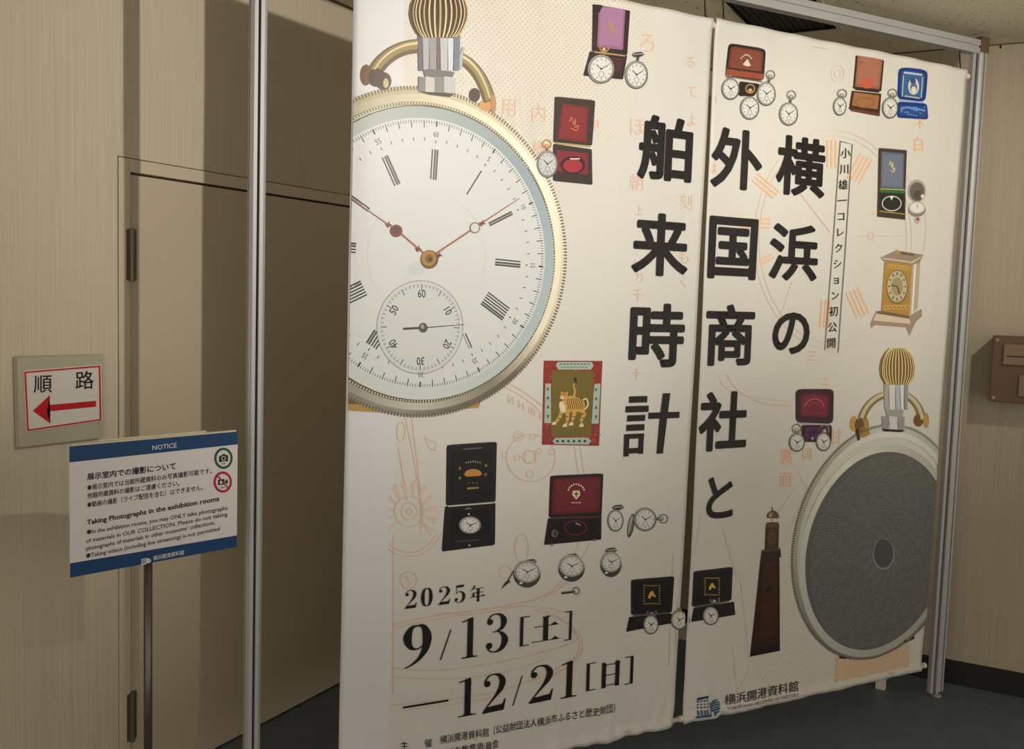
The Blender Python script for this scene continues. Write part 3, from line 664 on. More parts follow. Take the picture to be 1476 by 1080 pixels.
for a in ((1052.4, 128.5, 13, 16, (1052, 109)), (1080, 156, 14, 17, (1081, 130)), (1104, 135.5, 13.8, 17.5, (1110, 110)), (1136.5, 164.5, 14, 17, (1140.6, 139)), (1211, 153.4, 9.5, 13.5, (1214, 137)),
          (1281.4, 156, 11.5, 15.5, (1284.6, 137)), (1147.8, 637.8, 11.5, 13.5, (1147.5, 620)), (1186, 637, 11, 13.5, (1188, 621)), (1023.5, 887.5, 11.5, 13.5, (1028.5, 866)), ):
    small_watch(b2, UC2, *a, gold=(a[0] == 1080))
small_watch(b2, UC2, 982, 893, 12, 14, (982, 880), 'none', clip=(-1.386, None))
# hunter lid, watch chain, key, compass-like open watch
w = Art(); w.ell(909.7, 758, 4.6, 17.5, (74, 70, 66), 1, 24, .18).ell(909.2, 757, 2.8, 14.5, (168, 164, 158), 2, 24, .18).line([(914, 745), (907, 772)], 1, (60, 56, 52), 3); PARTS.append(w.build('printed_watch_lid', b1, UC1))
w = Art(); w.line([(757, 811), (748, 816), (740, 824), (733, 836), (727, 844)], 2, (84, 82, 76), 1).px([(734, 835), (736, 839), (729, 844), (722, 850), (727, 841)], (66, 62, 56), 2); PARTS.append(w.build('printed_watch_chain', b1, UC1))
w = Art(); w.line([(809, 855.5), (829, 853)], 3.2, (58, 56, 54), 1).arc(830.5, 852, 4.6, 4.8, 0, 360, 2, (120, 118, 114), 2, 18); PARTS.append(w.build('printed_watch_key', b1, UC1))
w = Art(); w.line([(1320.5, 296), (1321.6, 318)], 3, (120, 100, 90), 1).ell(1320.7, 275.5, 13.2, 16.5, (168, 164, 158), 2).ell(1320.7, 276.5, 10.8, 13.8, (104, 98, 92), 3).ell(1322, 281, 6, 7, (84, 78, 72), 4).ell(1328.5, 283, 2.4, 3, (220, 216, 208), 5)
w.ell(1320.7, 302, 12.8, 10.5, (132, 128, 122), 3).ell(1320.7, 299.5, 12.2, 9, (186, 182, 176), 4).ell(1320.7, 299.5, 9.8, 7, (224, 222, 216), 5).ell(1321.6, 317, 4.4, 5.4, (186, 182, 176), 2).ell(1321.6, 316, 2, 2.4, (178, 52, 48), 6).line([(1321, 299), (1321, 295)], 1, (90, 90, 90), 6)
PARTS.append(w.build('printed_open_watch', b2, UC2))

# ---- printed watch cases
def rnd(P, r=.08):                                    # soften the corners of a quad
    out = []; n = len(P)
    for i in range(n):
        a, b, c = P[i-1], P[i], P[(i+1) % n]; la = math.hypot(a[0]-b[0], a[1]-b[1]); lc = math.hypot(c[0]-b[0], c[1]-b[1]); d = min(la, lc)*r
        p = (b[0]+(a[0]-b[0])*d/la, b[1]+(a[1]-b[1])*d/la); q = (b[0]+(c[0]-b[0])*d/lc, b[1]+(c[1]-b[1])*d/lc)
        for t in (0, .33, .67, 1): out.append(tuple((1-t)**2*p[k]+2*t*(1-t)*b[k]+t*t*q[k] for k in (0, 1)))
    return out
def inset(P, f, top=0):
    cx = sum(p[0] for p in P)/len(P); cy = sum(p[1] for p in P)/len(P)
    return [(cx+(x-cx)*f, cy+(y-cy)*f) for x, y in P]
def emblem(w, x, y, rx, ry, col, layer, kind):
    r = random.Random(int(x*7+y))
    if kind == 'crest':
        for k in range(9): a = radians(200+k*17.5); w.ell(x+rx*cos(a), y-2+ry*sin(a), 1.3, 1.5, col, layer, 6)
        w.px([(x-rx*.4, y-ry*.4), (x+rx*.4, y-ry*.4), (x+rx*.5, y+ry*.1), (x, y+ry*.7), (x-rx*.5, y+ry*.1)], col, layer).line([(x, y-ry*.25), (x, y+ry*.35)], 1.6, (60, 10, 14), layer+1).line([(x-rx*.25, y), (x+rx*.25, y)], 1.6, (60, 10, 14), layer+1)
        for k in range(5): w.ell(x-rx*.5+k*rx*.25, y+ry*1.05, 1, 1.2, col, layer, 6)
    elif kind == 'script':
        P = [(x-rx*.6, y-ry*.2), (x-rx*.3, y-ry*.8), (x-rx*.1, y+ry*.1), (x+rx*.15, y-ry*.6), (x+rx*.1, y+ry*.5), (x+rx*.5, y+ry*.2), (x+rx*.3, y+ry*.9), (x-rx*.4, y+ry*.6)]
        w.line(cat(P, 5), 1.3, col, layer)
    elif kind == 'dotframe':
        for k in range(28):
            t = k/28*4; s = int(t); q = t-s; a = [(-1+2*q, -1), (1, -1+2*q), (1-2*q, 1), (-1, 1-2*q)][s]
            w.ell(x+a[0]*rx, y+a[1]*ry, 1.0+.4*r.random(), 1.2, col, layer, 6)
        w.px([(x-rx*.5, y+ry*.25), (x-rx*.2, y-ry*.3), (x+rx*.1, y-ry*.45), (x+rx*.35, y-ry*.05), (x+rx*.55, y+ry*.3), (x, y+ry*.1), (x-rx*.3, y+ry*.5)], (214, 180, 70), layer)
def case(par, uc, lid, lin, base, bin_, co, ci, cb, em=None, hinge=(150, 130, 80), extra=None, round_=.05):
    ci = tuple(int(v*.80+sum(ci)/3*.06) for v in ci); cb = tuple(int(v*.80+sum(cb)/3*.06) for v in cb)
    w = Art(); w.px(rnd(lid, round_), co, 1); w.px(rnd(lin, round_), ci, 2); w.px(rnd(base, round_), co, 1.5)
    hi = [tuple(min(255, c+26) for c in ci)]
    w.px(rnd(inset(lin, .86), round_), tuple(min(255, int(c*1.10)+4) for c in ci), 2.5)
    if bin_: w.px(rnd(bin_, round_), cb, 3)
    w.line([(lid[3][0]+3, lid[3][1]+1), (lid[2][0]-3, lid[2][1]+1)], 2.2, hinge, 4)
    e0, e1 = [tuple(lid[i][k]+(lid[1-i][k]-lid[i][k])*(round_+.04) for k in (0, 1)) for i in (0, 1)]
    w.line([e0, e1], 1.0, tuple(min(255, c+50) for c in co), 3)
    if em: emblem(w, *em[:4], em[4], 5, em[5])
    if extra: extra(w)
    o = w.build('printed_watch_case', par, uc); PARTS.append(o); return o
CR_ = (216, 190, 130)
case(b1, UC1, [(854.5, 1), (907.5, 5), (903, 80), (852.8, 74)], [(863, 6), (900, 10), (897, 72.6), (860, 68)], [(850, 74), (903, 80), (897, 115), (840.6, 109)], [(856, 80), (898, 85), (893, 104), (850, 98)],
     (50, 34, 34), (168, 118, 160), (92, 46, 56), (880, 40, 9, 10, (178, 140, 96), 'script'), (170, 150, 96))['label'] = 'printed open case lined in purple silk'
def ex(w): w.ell(826, 238, 18, 13, (54, 18, 22), 5).ell(826, 239, 14, 9.5, (160, 40, 52), 6).line([(822, 229), (836, 229)], 2, (220, 190, 190), 7)
case(b1, UC1, [(800, 139), (858, 145), (854, 210), (798, 205)], [(811, 149), (849, 154), (846, 206), (804, 200)], [(798, 207), (853.6, 215), (854.6, 266.5), (797.6, 260.6)], [(803, 216), (848, 221), (848, 252), (802, 246)],
     (54, 40, 34), (138, 34, 34), (150, 40, 56), (828, 178, 12, 11, (206, 110, 66), 'script'), (176, 156, 96), ex)['label'] = 'printed open case lined in crimson'
def ex(w):
    w.px([(668+i*2.2, 684-8*math.sqrt(max(0, 1-((i-6)/6)**2))) for i in range(13)]+[(690, 686), (672, 687)], (190, 132, 62), 6)
    for k in range(7): w.ell(671+k*3.4, 665-abs(k-3)*-.6, 1, 1.6, (150, 140, 120), 6, 6)
    for x, y in ((662, 675), (662, 689), (700, 671), (699, 684)): w.ell(x, y, 2.2, 2.4, (120, 100, 60), 6, 8)
    for k in range(6): w.ell(674+k*2.8, 704-k*.2, 1.1, 1.8, (186, 156, 96), 6, 6)
    for k in range(3): w.ell(675+k*6, 696, .9, 1.1, (130, 120, 100), 6, 6)
    w.line([(667, 647.5), (694, 645.5)], 2, (92, 92, 90), 6).line([(656, 780.5), (690, 778)], 1.2, (84, 80, 76), 6).ell(676, 786, 1.8, 1.8, (160, 158, 150), 6, 8)
case(b1, UC1, [(643, 641.6), (716, 637), (714, 723.6), (642, 728.7)], [(650, 650), (709.6, 646.6), (708, 720), (649, 724)], [(640.6, 729.5), (714, 724.5), (713.4, 785.8), (636, 795)], [(650, 736), (706, 732), (705, 769), (647, 774)],
     (22, 22, 24), (12, 12, 13), (8, 8, 9), None, (196, 190, 180), ex)['label'] = 'tall printed black case'
def ex(w): w.arc(829, 760.7, 16, 10, 0, 360, 1.6, (112, 30, 42), 5).line([(829, 754), (836, 757)], 2, (196, 120, 130), 6).ell(799, 769, 5, 6, (96, 92, 88), 5, 12).ell(800, 769, 2, 4, (40, 38, 36), 6, 8).ell(795, 785.5, 2, 2, (140, 130, 110), 6, 8).ell(857, 779, 2, 2, (140, 130, 110), 6, 8)
case(b1, UC1, [(792.5, 686), (870, 682.8), (867, 744), (790.4, 745.8)], [(797, 690), (866, 687), (864, 738), (794, 742)], [(789.6, 747), (867, 743), (866.6, 778), (784, 785.8)], [(796, 752), (862, 748), (861, 770), (790, 777)],
     (30, 14, 16), (116, 26, 38), (18, 8, 10), (830, 712, 12, 12, (226, 206, 170), 'crest'), (84, 50, 48), ex)['label'] = 'printed case lined in dark red with pale crest'
case(b1, UC1, [(910, 836.5), (972, 831), (969, 883), (910, 887)], [(915, 841), (967, 836), (965, 879), (915, 883)], [(907.4, 890), (968, 884.7), (974, 898), (903, 911.5)], [(914, 893), (966, 888), (970, 897), (910, 905)],
     (24, 23, 24), (14, 13, 13), (30, 29, 29), (939.8, 857.6, 11, 13, (150, 126, 60), 'dotframe'), (90, 84, 76))['label'] = 'small printed black case with gilt square emblem'
case(b2, UC2, [(998.9, 823.8), (1054.8, 816.8), (1053, 864.6), (996.8, 875)], [(1004, 829), (1050, 823), (1048, 861), (1002, 870)], [(999.6, 876), (1056.7, 867), (1058.7, 886), (996, 897)], [(1003, 880), (1052, 872), (1054, 882), (1000, 891)],
     (30, 29, 29), (20, 19, 18), (34, 33, 33), (1025, 845, 10, 12, (156, 134, 70), 'dotframe'), (96, 90, 82))['label'] = 'small printed black case with gilt square emblem'
def ex(w):
    for k in range(7): w.ell(1068+k*2.4, 84-math.sin(k/6*pi)*5, 1.2, 1.2, (216, 200, 180), 6, 6)
    w.px([(1070, 93), (1077, 85), (1082, 95), (1076, 96)], (220, 206, 186), 6).px([(1046, 99), (1101, 107), (1100, 115), (1046, 108)], (150, 74, 50), 6).line([(1046, 98), (1101, 105.5)], 3, (60, 40, 34), 7)
case(b2, UC2, [(1050, 62), (1103.5, 71), (1101, 116.5), (1045, 108.7)], [(1053, 66), (1100, 74), (1097, 113), (1048, 105)], [(1065.7, 117), (1095, 121), (1087, 139), (1064, 138.6)], None,
     (36, 26, 24), (134, 68, 48), (30, 30, 28), None, (110, 80, 60), ex, .15)['label'] = 'printed case lined in rust leather'
def ex(w): w.ell(1249, 120, 9, 8, (190, 92, 74), 4).arc(1246, 148, 13, 7, 0, 360, 2, (150, 92, 50), 6).line([(1227, 158), (1267, 166)], 4, (104, 56, 36), 6)
case(b2, UC2, [(1234.5, 71), (1273.5, 77), (1269, 132), (1229.4, 127.6)], [(1237, 73), (1271, 79), (1266.5, 129), (1232, 125)], [(1228, 130.7), (1269, 135.4), (1267, 165.4), (1224, 157.5)], [(1231, 133), (1266, 138), (1264, 158), (1228, 152)],
     (62, 36, 28), (176, 112, 88), (184, 126, 80), None, (50, 32, 26), ex, .03)['label'] = 'tall printed case lined in orange'
def ex(w):
    for k in range(14): w.ell(1302+k*1.9, 105+k*.25, 1.2, 1.7, (186, 204, 220), 6, 6); w.ell(1300.5-k*.15, 110+k*2.2, 1.1, 1.2, (176, 190, 190), 6, 6); w.ell(1328.5-k*.2, 112+k*2.2, 1.1, 1.2, (176, 190, 190), 6, 6)
    for k in range(10): w.ell(1303+k*2.2, 139+k*.3, 1.2, 1.2, (206, 196, 160), 6, 6)
    w.ell(1315, 125, 8, 12, (206, 206, 196), 6).ell(1315, 127, 5, 8, (90, 110, 150), 7).ell(1314, 117, 4, 4.5, (60, 80, 130), 8).ell(1315, 130, 3.6, 5, (216, 212, 196), 8)
    w.line([(1296, 158), (1305, 155), (1318, 157), (1332, 160)], 3, (96, 140, 206), 6)
    for k in range(24): w.ell(random.uniform(1296, 1332), random.uniform(154, 168), 1.4, 1, (100, 146, 214), 6, 6)
case(b2, UC2, [(1294, 97), (1337.5, 101.4), (1332.8, 147.4), (1291.5, 143.3)], [(1298, 101), (1333.5, 105), (1329, 143), (1295.5, 139.5)], [(1292.4, 146.5), (1335, 149.6), (1337, 172.6), (1291.5, 170)], [(1295, 152), (1333, 154), (1334, 170), (1294, 166)],
     (24, 54, 128), (54, 100, 166), (44, 88, 168), None, (150, 178, 214), ex, .2)['label'] = 'printed bright blue case with pale lettering'
def ex(w):
    w.line([(1268, 275), (1303, 276.5)], 5, (52, 104, 58), 5).line([(1268, 272.5), (1303, 274)], 1.2, (190, 190, 90), 6).arc(1284.3, 293.5, 13.4, 10.5, 0, 360, 1.5, (196, 200, 196), 6)
    w.px([(1281, 283), (1284, 289), (1287, 283)], (226, 226, 220), 7).line([(1267, 304.5), (1303, 309)], 1.4, (176, 150, 60), 6)
case(b2, UC2, [(1266, 213.5), (1306, 217), (1304.3, 276), (1265, 273)], [(1270, 218.5), (1302, 221.5), (1301, 273), (1269, 271)], [(1265, 273), (1304.3, 276), (1303.9, 317), (1263.9, 312.4)], [(1268, 278), (1302, 280), (1302, 306), (1267, 302)],
     (66, 56, 50), (112, 122, 146), (48, 50, 46), (1285, 240, 7, 9, (196, 196, 150), 'script'), (120, 140, 70), ex, .02)['label'] = 'tall printed case lined in slate blue and green'
def ex(w): w.arc(1173, 589, 14, 14, 10, 170, 1.6, (190, 90, 70), 5).arc(1173, 590, 9, 10, 10, 170, 1.4, (150, 60, 80), 5).px([(1161, 622), (1176, 617), (1180, 625), (1168, 629)], (78, 22, 76), 5).ell(1170, 632, 1.8, 1.8, (190, 170, 170), 6, 8)
case(b2, UC2, [(1146, 561), (1202, 561), (1200.5, 611), (1146, 609)], [(1153, 568), (1195, 568.5), (1193, 601), (1152, 599.5)], [(1154, 612.5), (1199, 613), (1198, 638), (1155, 637)], [(1160, 616), (1194, 616), (1192, 632), (1160, 631)],
     (62, 34, 42), (126, 38, 60), (96, 56, 96), None, (180, 168, 180), ex, .15)['label'] = 'printed case lined in plum and pink'

# ---- tiger card
w = Art(); w.px([(784, 520), (869, 520.5), (864, 643), (781, 641)], (142, 48, 38), 1)
r = random.Random(3)
for k in range(150):
    x, y = r.uniform(785, 866), r.uniform(522, 640)
    if 796 < x < 853 and 535 < y < 630: continue
    w.ell(x, y, r.uniform(1, 2.2), r.uniform(1, 2), r.choice([(206, 74, 52), (176, 120, 70), (110, 34, 30), (90, 110, 90)]), 2, 6)
w.px([(796, 534.5), (856, 535), (852, 630), (794, 629.5)], (112, 98, 40), 3)
TE = (168, 186, 172)
for P in ([(804, 522), (853, 522), (856, 527), (852, 533), (805, 533), (801, 527)], [(786, 553), (794, 553), (794, 610), (784, 610)], [(857, 554), (866, 553), (863, 611), (853, 611)], [(800, 631), (848, 631), (852, 636), (848, 641), (799, 640), (796, 636)]): w.px(P, TE, 4)
for k in range(9): w.line([(807+k*5, 525), (810+k*5, 525)], 1.4, (60, 66, 60), 5).line([(809+k*4.4, 529.5), (811.4+k*4.4, 529.5)], 1.2, (60, 66, 60), 5)
for k in range(6): w.ell(803+k*8, 636, 2.2, 2, (44, 56, 50), 5, 6)
for k in range(4): w.ell(789.5, 561+k*13, 1.8, 2.6, (80, 100, 90), 5, 6).ell(859.5, 562+k*13, 1.8, 2.6, (80, 100, 90), 5, 6)
TG, TC, TS = (204, 160, 84), (226, 212, 172), (84, 58, 26)
w.line(cat([(838, 578), (845, 575), (848, 583), (843, 590), (838, 588)], 5), 2, TC, 5)
w.line(cat([(827, 572), (829, 564), (827, 557), (830, 548)], 5), 3, TG, 5, 2).px([(827, 544), (831, 545), (832, 552), (828, 553)], (52, 42, 54), 6)
for P in ([(810, 588), (808, 598), (803, 606), (799, 610)], [(817, 590), (818, 602), (815, 613)], [(829, 592), (826, 602), (824, 611)], [(838, 588), (842, 598), (838, 605), (839, 613)]): w.line(cat(P, 4), 6.5, TG, 5, 3.4).px([(P[-1][0]-5, P[-1][1]+2.4), (P[-1][0]-3, P[-1][1]-1.5), (P[-1][0]+2, P[-1][1]-1.5), (P[-1][0]+2, P[-1][1]+2.4)], TC, 6)
w.px(cat([(812, 574), (822, 571), (832, 573), (841, 578), (843, 588), (838, 595), (828, 592), (818, 596), (809, 592), (809, 582)], 4), TG, 6)
w.px(cat([(810, 578), (814, 584), (815, 592), (811, 595), (806, 588), (806, 580)], 4), TC, 7)
w.ell(813, 571, 5.6, 5.2, TG, 8, 18).ell(809.6, 573, 3, 2.6, TC, 9, 10).ell(809.5, 566.2, 1.7, 1.8, TG, 8, 8).ell(817, 566.4, 1.7, 1.8, TG, 8, 8).ell(811.3, 570, .8, .8, TS, 10, 6).ell(815, 570, .8, .8, TS, 10, 6).ell(808.8, 572.4, 1, .7, TS, 10, 6)
for x in range(819, 842, 3): w.line([(x, 574), (x-1.6, 580), (x+.4, 586), (x-1, 590)], 1, TS, 8)
for x, y in ((809, 597), (806, 603), (817, 600), (816, 607), (826, 600), (825, 606), (840, 596), (840, 602), (838, 608)): w.line([(x-2.4, y), (x+2.4, y+1)], .9, TS, 8)
for k in range(3): w.line([(810+k*3, 567-k*.2), (811+k*2.4, 569)], .8, TS, 9)
PARTS.append(w.build('printed_label_card', b1, UC1)); PARTS[-1]['label'] = 'printed olive card with tiger and red border'

# ---- carriage clock
w = Art()
w.px([(1263, 448), (1309, 456), (1327, 445), (1327.6, 455.5), (1316, 467), (1310, 484), (1305, 472), (1261.5, 468.5), (1256.5, 473.5), (1255.5, 466)], (160, 140, 124), 1)
w.px([(1263, 452), (1310, 460), (1311, 467), (1259, 462)], (214, 196, 176), 2).px([(1266, 448), (1309, 455), (1309, 459), (1264, 452)], (120, 96, 74), 3)
w.px([(1274.2, 377), (1313, 381.5), (1309, 455.5), (1270, 448)], (176, 136, 66), 4).px([(1313, 381.5), (1325, 378.5), (1321, 444), (1309, 455.5)], (178, 168, 156), 4).px([(1316, 381), (1319, 380), (1314.5, 450), (1311.5, 453)], (232, 222, 206), 5)
w.px([(1269, 371), (1291, 361), (1330, 367.5), (1323.5, 379), (1313, 382), (1273, 376)], (150, 134, 118), 6).px([(1269, 371), (1312, 377), (1330, 367.5), (1326, 372), (1313, 380), (1272, 374)], (196, 180, 160), 7).px([(1297, 363), (1316, 366), (1315, 369.5), (1296, 366)], (112, 92, 70), 8).px([(1290, 360), (1293.5, 360.5), (1293, 368), (1290, 367)], (190, 150, 60), 8)
w.ell(1292, 414, 15.6, 25, (136, 112, 66), 6).ell(1291.6, 413, 13.8, 22.6, (190, 178, 146), 7).ell(1291.6, 413, 8, 13, (160, 146, 108), 8)
for k in range(12):
    a = k*pi/6; w.line([(1291.6+10*sin(a), 413-16.5*cos(a)), (1291.6+12.4*sin(a), 413-20.5*cos(a))], 1.6, (84, 74, 50), 9)
w.line([(1292, 413), (1283, 411)], 1.3, (60, 50, 36), 10).line([(1292, 413), (1295, 424)], 1.3, (60, 50, 36), 10)
for k in range(6): w.arc(1276+k*6, 443, 3, 3, 0, 300, .9, (214, 182, 110), 6, 8).arc(1281+k*5, 384+k*.6, 2.6, 2.4, 0, 300, .9, (214, 182, 110), 6, 8)
PARTS.append(w.build('printed_carriage_clock', b2, UC2)); PARTS[-1]['label'] = 'printed gilt and silver carriage clock'

# ---- tower clock
w = Art()
w.line([(1113, 731), (1113, 740)], 1.4, (70, 56, 36), 1).px(cat([(1105, 747), (1105.5, 741), (1110, 737), (1113, 736), (1118, 737), (1122, 742), (1122.7, 747.5)], 4), (104, 84, 56), 2).px([(1107, 745), (1109, 740), (1113, 738), (1112, 745)], (178, 156, 110), 3)
w.line([(1113, 747), (1113, 753)], 2.2, (190, 180, 160), 1).px([(1103, 758), (1105, 753), (1121, 752.5), (1123, 757), (1123, 760), (1103, 761)], (98, 76, 52), 3)
w.px([(1103, 759), (1122.5, 758), (1121.5, 793), (1101.5, 794)], (66, 46, 34), 2).px([(1106, 763), (1119, 762), (1118, 788), (1105, 789)], (86, 62, 44), 4).arc(1112, 775, 5, 6.5, 0, 360, 1, (112, 84, 56), 5, 16)
w.px([(1097, 793), (1124, 790), (1123.5, 797), (1125, 803), (1095, 807)], (46, 40, 34), 5).px([(1097, 793), (1124, 790), (1124, 792.5), (1097, 795.5)], (84, 74, 58), 6)
w.px([(1095, 806), (1122.7, 803), (1123.4, 938), (1080, 946.5), (1091, 845)], (52, 28, 20), 3).px([(1100, 810), (1119, 808), (1118, 915), (1094, 922)], (66, 36, 24), 4).px([(1102, 850), (1107, 844), (1114, 849), (1107, 853)], (26, 14, 12), 5).px([(1083, 935), (1123.4, 926), (1123.4, 938), (1080, 946.5)], (36, 20, 16), 5)
PARTS.append(w.build('printed_tower_clock', b2, UC2)); PARTS[-1]['label'] = 'printed dark wooden tower shaped clock'

# ---- title characters
for ch, par, uc, bb in (('舶', b1, UC1, (919, 997, 164.6, 265)), ('来', b1, UC1, (910.8, 991, 305.6, 400.3)), ('時', b1, UC1, (907, 985, 437, 530)), ('計', b1, UC1, (900.8, 977.8, 566, 657.3)),
    ('外', b2, UC2, (1024.3, 1098, 182.4, 277)), ('国', b2, UC2, (1020, 1090.8, 311.5, 404.5)), ('商', b2, UC2, (1015.5, 1086.5, 438.4, 527.6)), ('社', b2, UC2, (1006, 1076, 563, 651)), ('と', b2, UC2, (1017.3, 1055.6, 685.5, 748.4)),
    ('横', b2, UC2, (1118.3, 1190.3, 193.8, 286.8)), ('浜', b2, UC2, (1108.6, 1179, 321.2, 406.8)), ('の', b2, UC2, (1113, 1166.5, 450, 511))):
    w = Art(); fit(w, KEI if ch == '計' else glyph(ch, .027 if ch not in 'とのの' else .024, 4), *bb, INK, 8); PARTS.append(w.build('title_character', par, uc))
# collection strip
w = Art(); A, B, C, D = (1212, 203.5), (1229, 208), (1208.5, 508.5), (1189, 504.5)
w.line([A, B, C, D, A], 1.1, (120, 112, 100), 8)
s = '小川雄一コレクション初公開'
for i, ch in enumerate(s):
    t = (i+.62)/len(s)*.985; cx = A[0]+(D[0]-A[0])*t+8.6; cy = A[1]+(D[1]-A[1])*t+3
    g = glyph(ch, .004, 2); hh = 15.5 if ch not in 'コレクション' else 14.5
    k = hh
    w.mesh(g, lambda v: uz((cx+(v[0]-.5)*k*.92, cy-(v[1]-.38)*k+(v[0]-.5)*-1)), INK, 8)
PARTS.append(w.build('boxed_caption', b2, UC2))
# dates
def dg(art, ch, x0, x1, y0, y1):
    u0, u1, z0, z1 = box_uz(x0, x1, y0, y1); g = DIG[ch]
    art.mesh(g, lambda v: (u0+v[0]*(u1-u0), z0+v[1]*(z1-z0)), (18, 17, 17), 8)
for a in (('2', 582.4, 599.7, 849, 877), ('0', 605.5, 622.8, 846, 874), ('2', 630.7, 648, 844, 871.5), ('5', 654, 670, 842, 869), ('年', 677, 698.6, 842.5, 867),
          ('9', 580, 620, 897.5, 962.5), ('/', 633, 649, 907, 950.5), ('1', 663.8, 688, 888.6, 948.8), ('3', 698.6, 732, 882, 941.6), ('[', 749.3, 762.7, 888, 931.8), ('土', 766.6, 806.5, 885.6, 926.7), (']', 813.4, 823.8, 880.5, 923.4),
          ('1', 659, 685, 975, 1033), ('2', 694, 728.5, 968, 1027.7), ('/', 738.3, 752.3, 974, 1016.7), ('2', 761.8, 797, 956, 1013.7), ('1', 807.4, 831.3, 951, 1007), ('[', 844.7, 858, 954.7, 995.9), ('日', 866, 893, 951, 992), (']', 900.7, 912.7, 945.8, 987)):
    w = Art(); dg(w, *a); PARTS.append(w.build('date_character', b1, UC1))
w = Art(); w.line([(580.3, 1019.7), (645, 1008.6)], 2.8, (18, 17, 17), 8); PARTS.append(w.build('date_dash', b1, UC1))
w = Art()
text_px(w, '主', (577, 1081), (588, 1079.5), 13.5, INK, 8); text_px(w, '催', (611, 1076), (622, 1074.5), 13.5, INK, 8)
text_px(w, '横浜開港資料館〔公益財団法人横浜市ふるさと歴史財団〕', (634, 1071.5), (886, 1025), 13.2, INK, 8, .003)
text_px(w, '横浜市教育委員会', (632, 1092), (718, 1075.5), 13, INK, 8, .003)
PARTS.append(w.build('organiser_lettering', b1, UC1, dfun=disp_hem))
# museum emblem and name
w = Art(); BL = (16, 72, 112)
def q(x, y): return (990+x/7.768, 960+y/7.768)
w.px([q(*p) for p in ((118, 355), (230, 328), (232, 352), (105, 388))], BL, 8).px([q(*p) for p in ((92, 562), (240, 528), (242, 552), (96, 582))], BL, 8)
for j, y in enumerate((392, 428, 462, 500)):
    for i in range(4): w.px([q(112+i*30, y-i*7), q(128+i*30, y-4-i*7), q(128+i*30, y+(14 if j < 3 else 48)-i*7), q(112+i*30, y+(18 if j < 3 else 52)-i*7)], BL if j != 1 else (90, 110, 120), 8)
for j in range(6):
    y = 388+j*24; hw = (28, 52, 62, 66, 64, 40)[j]; w.line([q(306-hw+4*j, y+14), q(320, y-2), q(320+hw*.8, y-10)], 1.9, BL, 8)
w.line([q(245, 400), q(248, 545)], 1.2, BL, 8).px([q(285, 500), q(310, 495), q(300, 540), q(280, 545)], BL, 8)
PARTS.append(w.build('museum_emblem', b2, UC2, dfun=disp_hem))
w = Art(); text_px(w, '横浜開港資料館', (1044.5, 1015.5), (1150, 994.5), 16.5, (60, 54, 50), 8, .006); text_px(w, 'YOKOHAMA ARCHIVES OF HISTORY', (1047, 1023), (1149, 1002), 5.4, (104, 94, 84), 8, .006)
PARTS.append(w.build('museum_name', b2, UC2, dfun=disp_hem))

# ---- faint orange patent drawings
OR = (222, 188, 168); OF = (223, 202, 187)
def circ(w, x, y, rx, ry, wd=1.2, col=OR, n=40, a0=0, a1=360): return w.arc(x, y, rx, ry, a0, a1, wd, col, .3, n)
w = Art()
for P, wd in (([(583, 600), (602, 700), (606, 770)], 1.2), ([(592, 600), (603, 690), (609, 760)], 1.2), ([(573, 645), (586, 720)], 1.2), ([(566, 770), (566, 1000)], 1), ([(700, 540), (740, 556), (775, 580), (790, 596)], 1.6), ([(700, 546), (738, 563), (770, 585), (786, 604)], 1.2),
              ([(565, 900), (620, 888), (700, 878), (790, 858), (840, 820)], 1.4), ([(565, 905), (640, 890), (740, 876), (800, 850)], 1), ([(625, 885), (665, 882), (760, 874), (830, 886)], 1), ([(563, 963), (640, 965), (740, 950), (830, 924), (815, 905)], 1.2),
              ([(563, 975), (650, 978), (740, 965), (800, 945)], 1), ([(563, 1017), (620, 1010), (700, 1000), (780, 975), (830, 948)], 1.2), ([(563, 1026), (640, 1016), (720, 1004)], 1), ([(835, 780), (815, 830), (780, 868)], 1), ([(850, 782), (830, 820), (795, 860)], 1),
              ([(828, 645), (834, 685)], 1.2), ([(836, 645), (842, 684)], 1), ([(970, 800), (965, 960)], 1), ([(976, 860), (974, 940)], .8)):
    w.line(cat(P, 5) if len(P) > 2 else P, wd, OR, .3)
circ(w, 589, 737, 21, 22); circ(w, 589, 737, 11, 12); circ(w, 589, 737, 4, 4, 1.8)
for a in range(150, 400, 22):
    c, s_ = cos(radians(a)), -sin(radians(a)); w.px([(589+24*c, 742-26*s_), (589+40*c-5*s_, 742-48*s_-5*c), (589+40*c+5*s_, 742-48*s_+5*c)], OF, .3); w.line([(589+23*c, 740-24*s_), (589+42*c, 740-50*s_)], 1.2, OR, .6)
circ(w, 589, 740, 46, 56, 1.4, OR, 30, 150, 330); circ(w, 589, 740, 52, 62, 1, OR, 30, 150, 330)
circ(w, 765, 660, 35, 34); circ(w, 747, 629, 7, 7); circ(w, 747, 629, 3, 3); circ(w, 762, 658, 9, 9); circ(w, 745, 660, 4, 4); circ(w, 777, 650, 4, 4); circ(w, 763, 683, 5, 5); circ(w, 795, 652, 4, 4); circ(w, 727, 655, 4, 4); circ(w, 768, 630, 4, 4)
w.line([(757, 650), (772, 650), (772, 668), (757, 668), (757, 650)], 1, OR, .4)
circ(w, 577, 622, 6, 14); circ(w, 588, 836, 12, 12); w.line([(583, 830), (592, 842)], 1, OR, .4); circ(w, 752, 790, 10, 20); circ(w, 728, 825, 9, 9)
circ(w, 700, 930, 140, 58, 1.2, OR, 60, -60, 60); circ(w, 690, 930, 145, 66, 1, OR, 60, -55, 50)
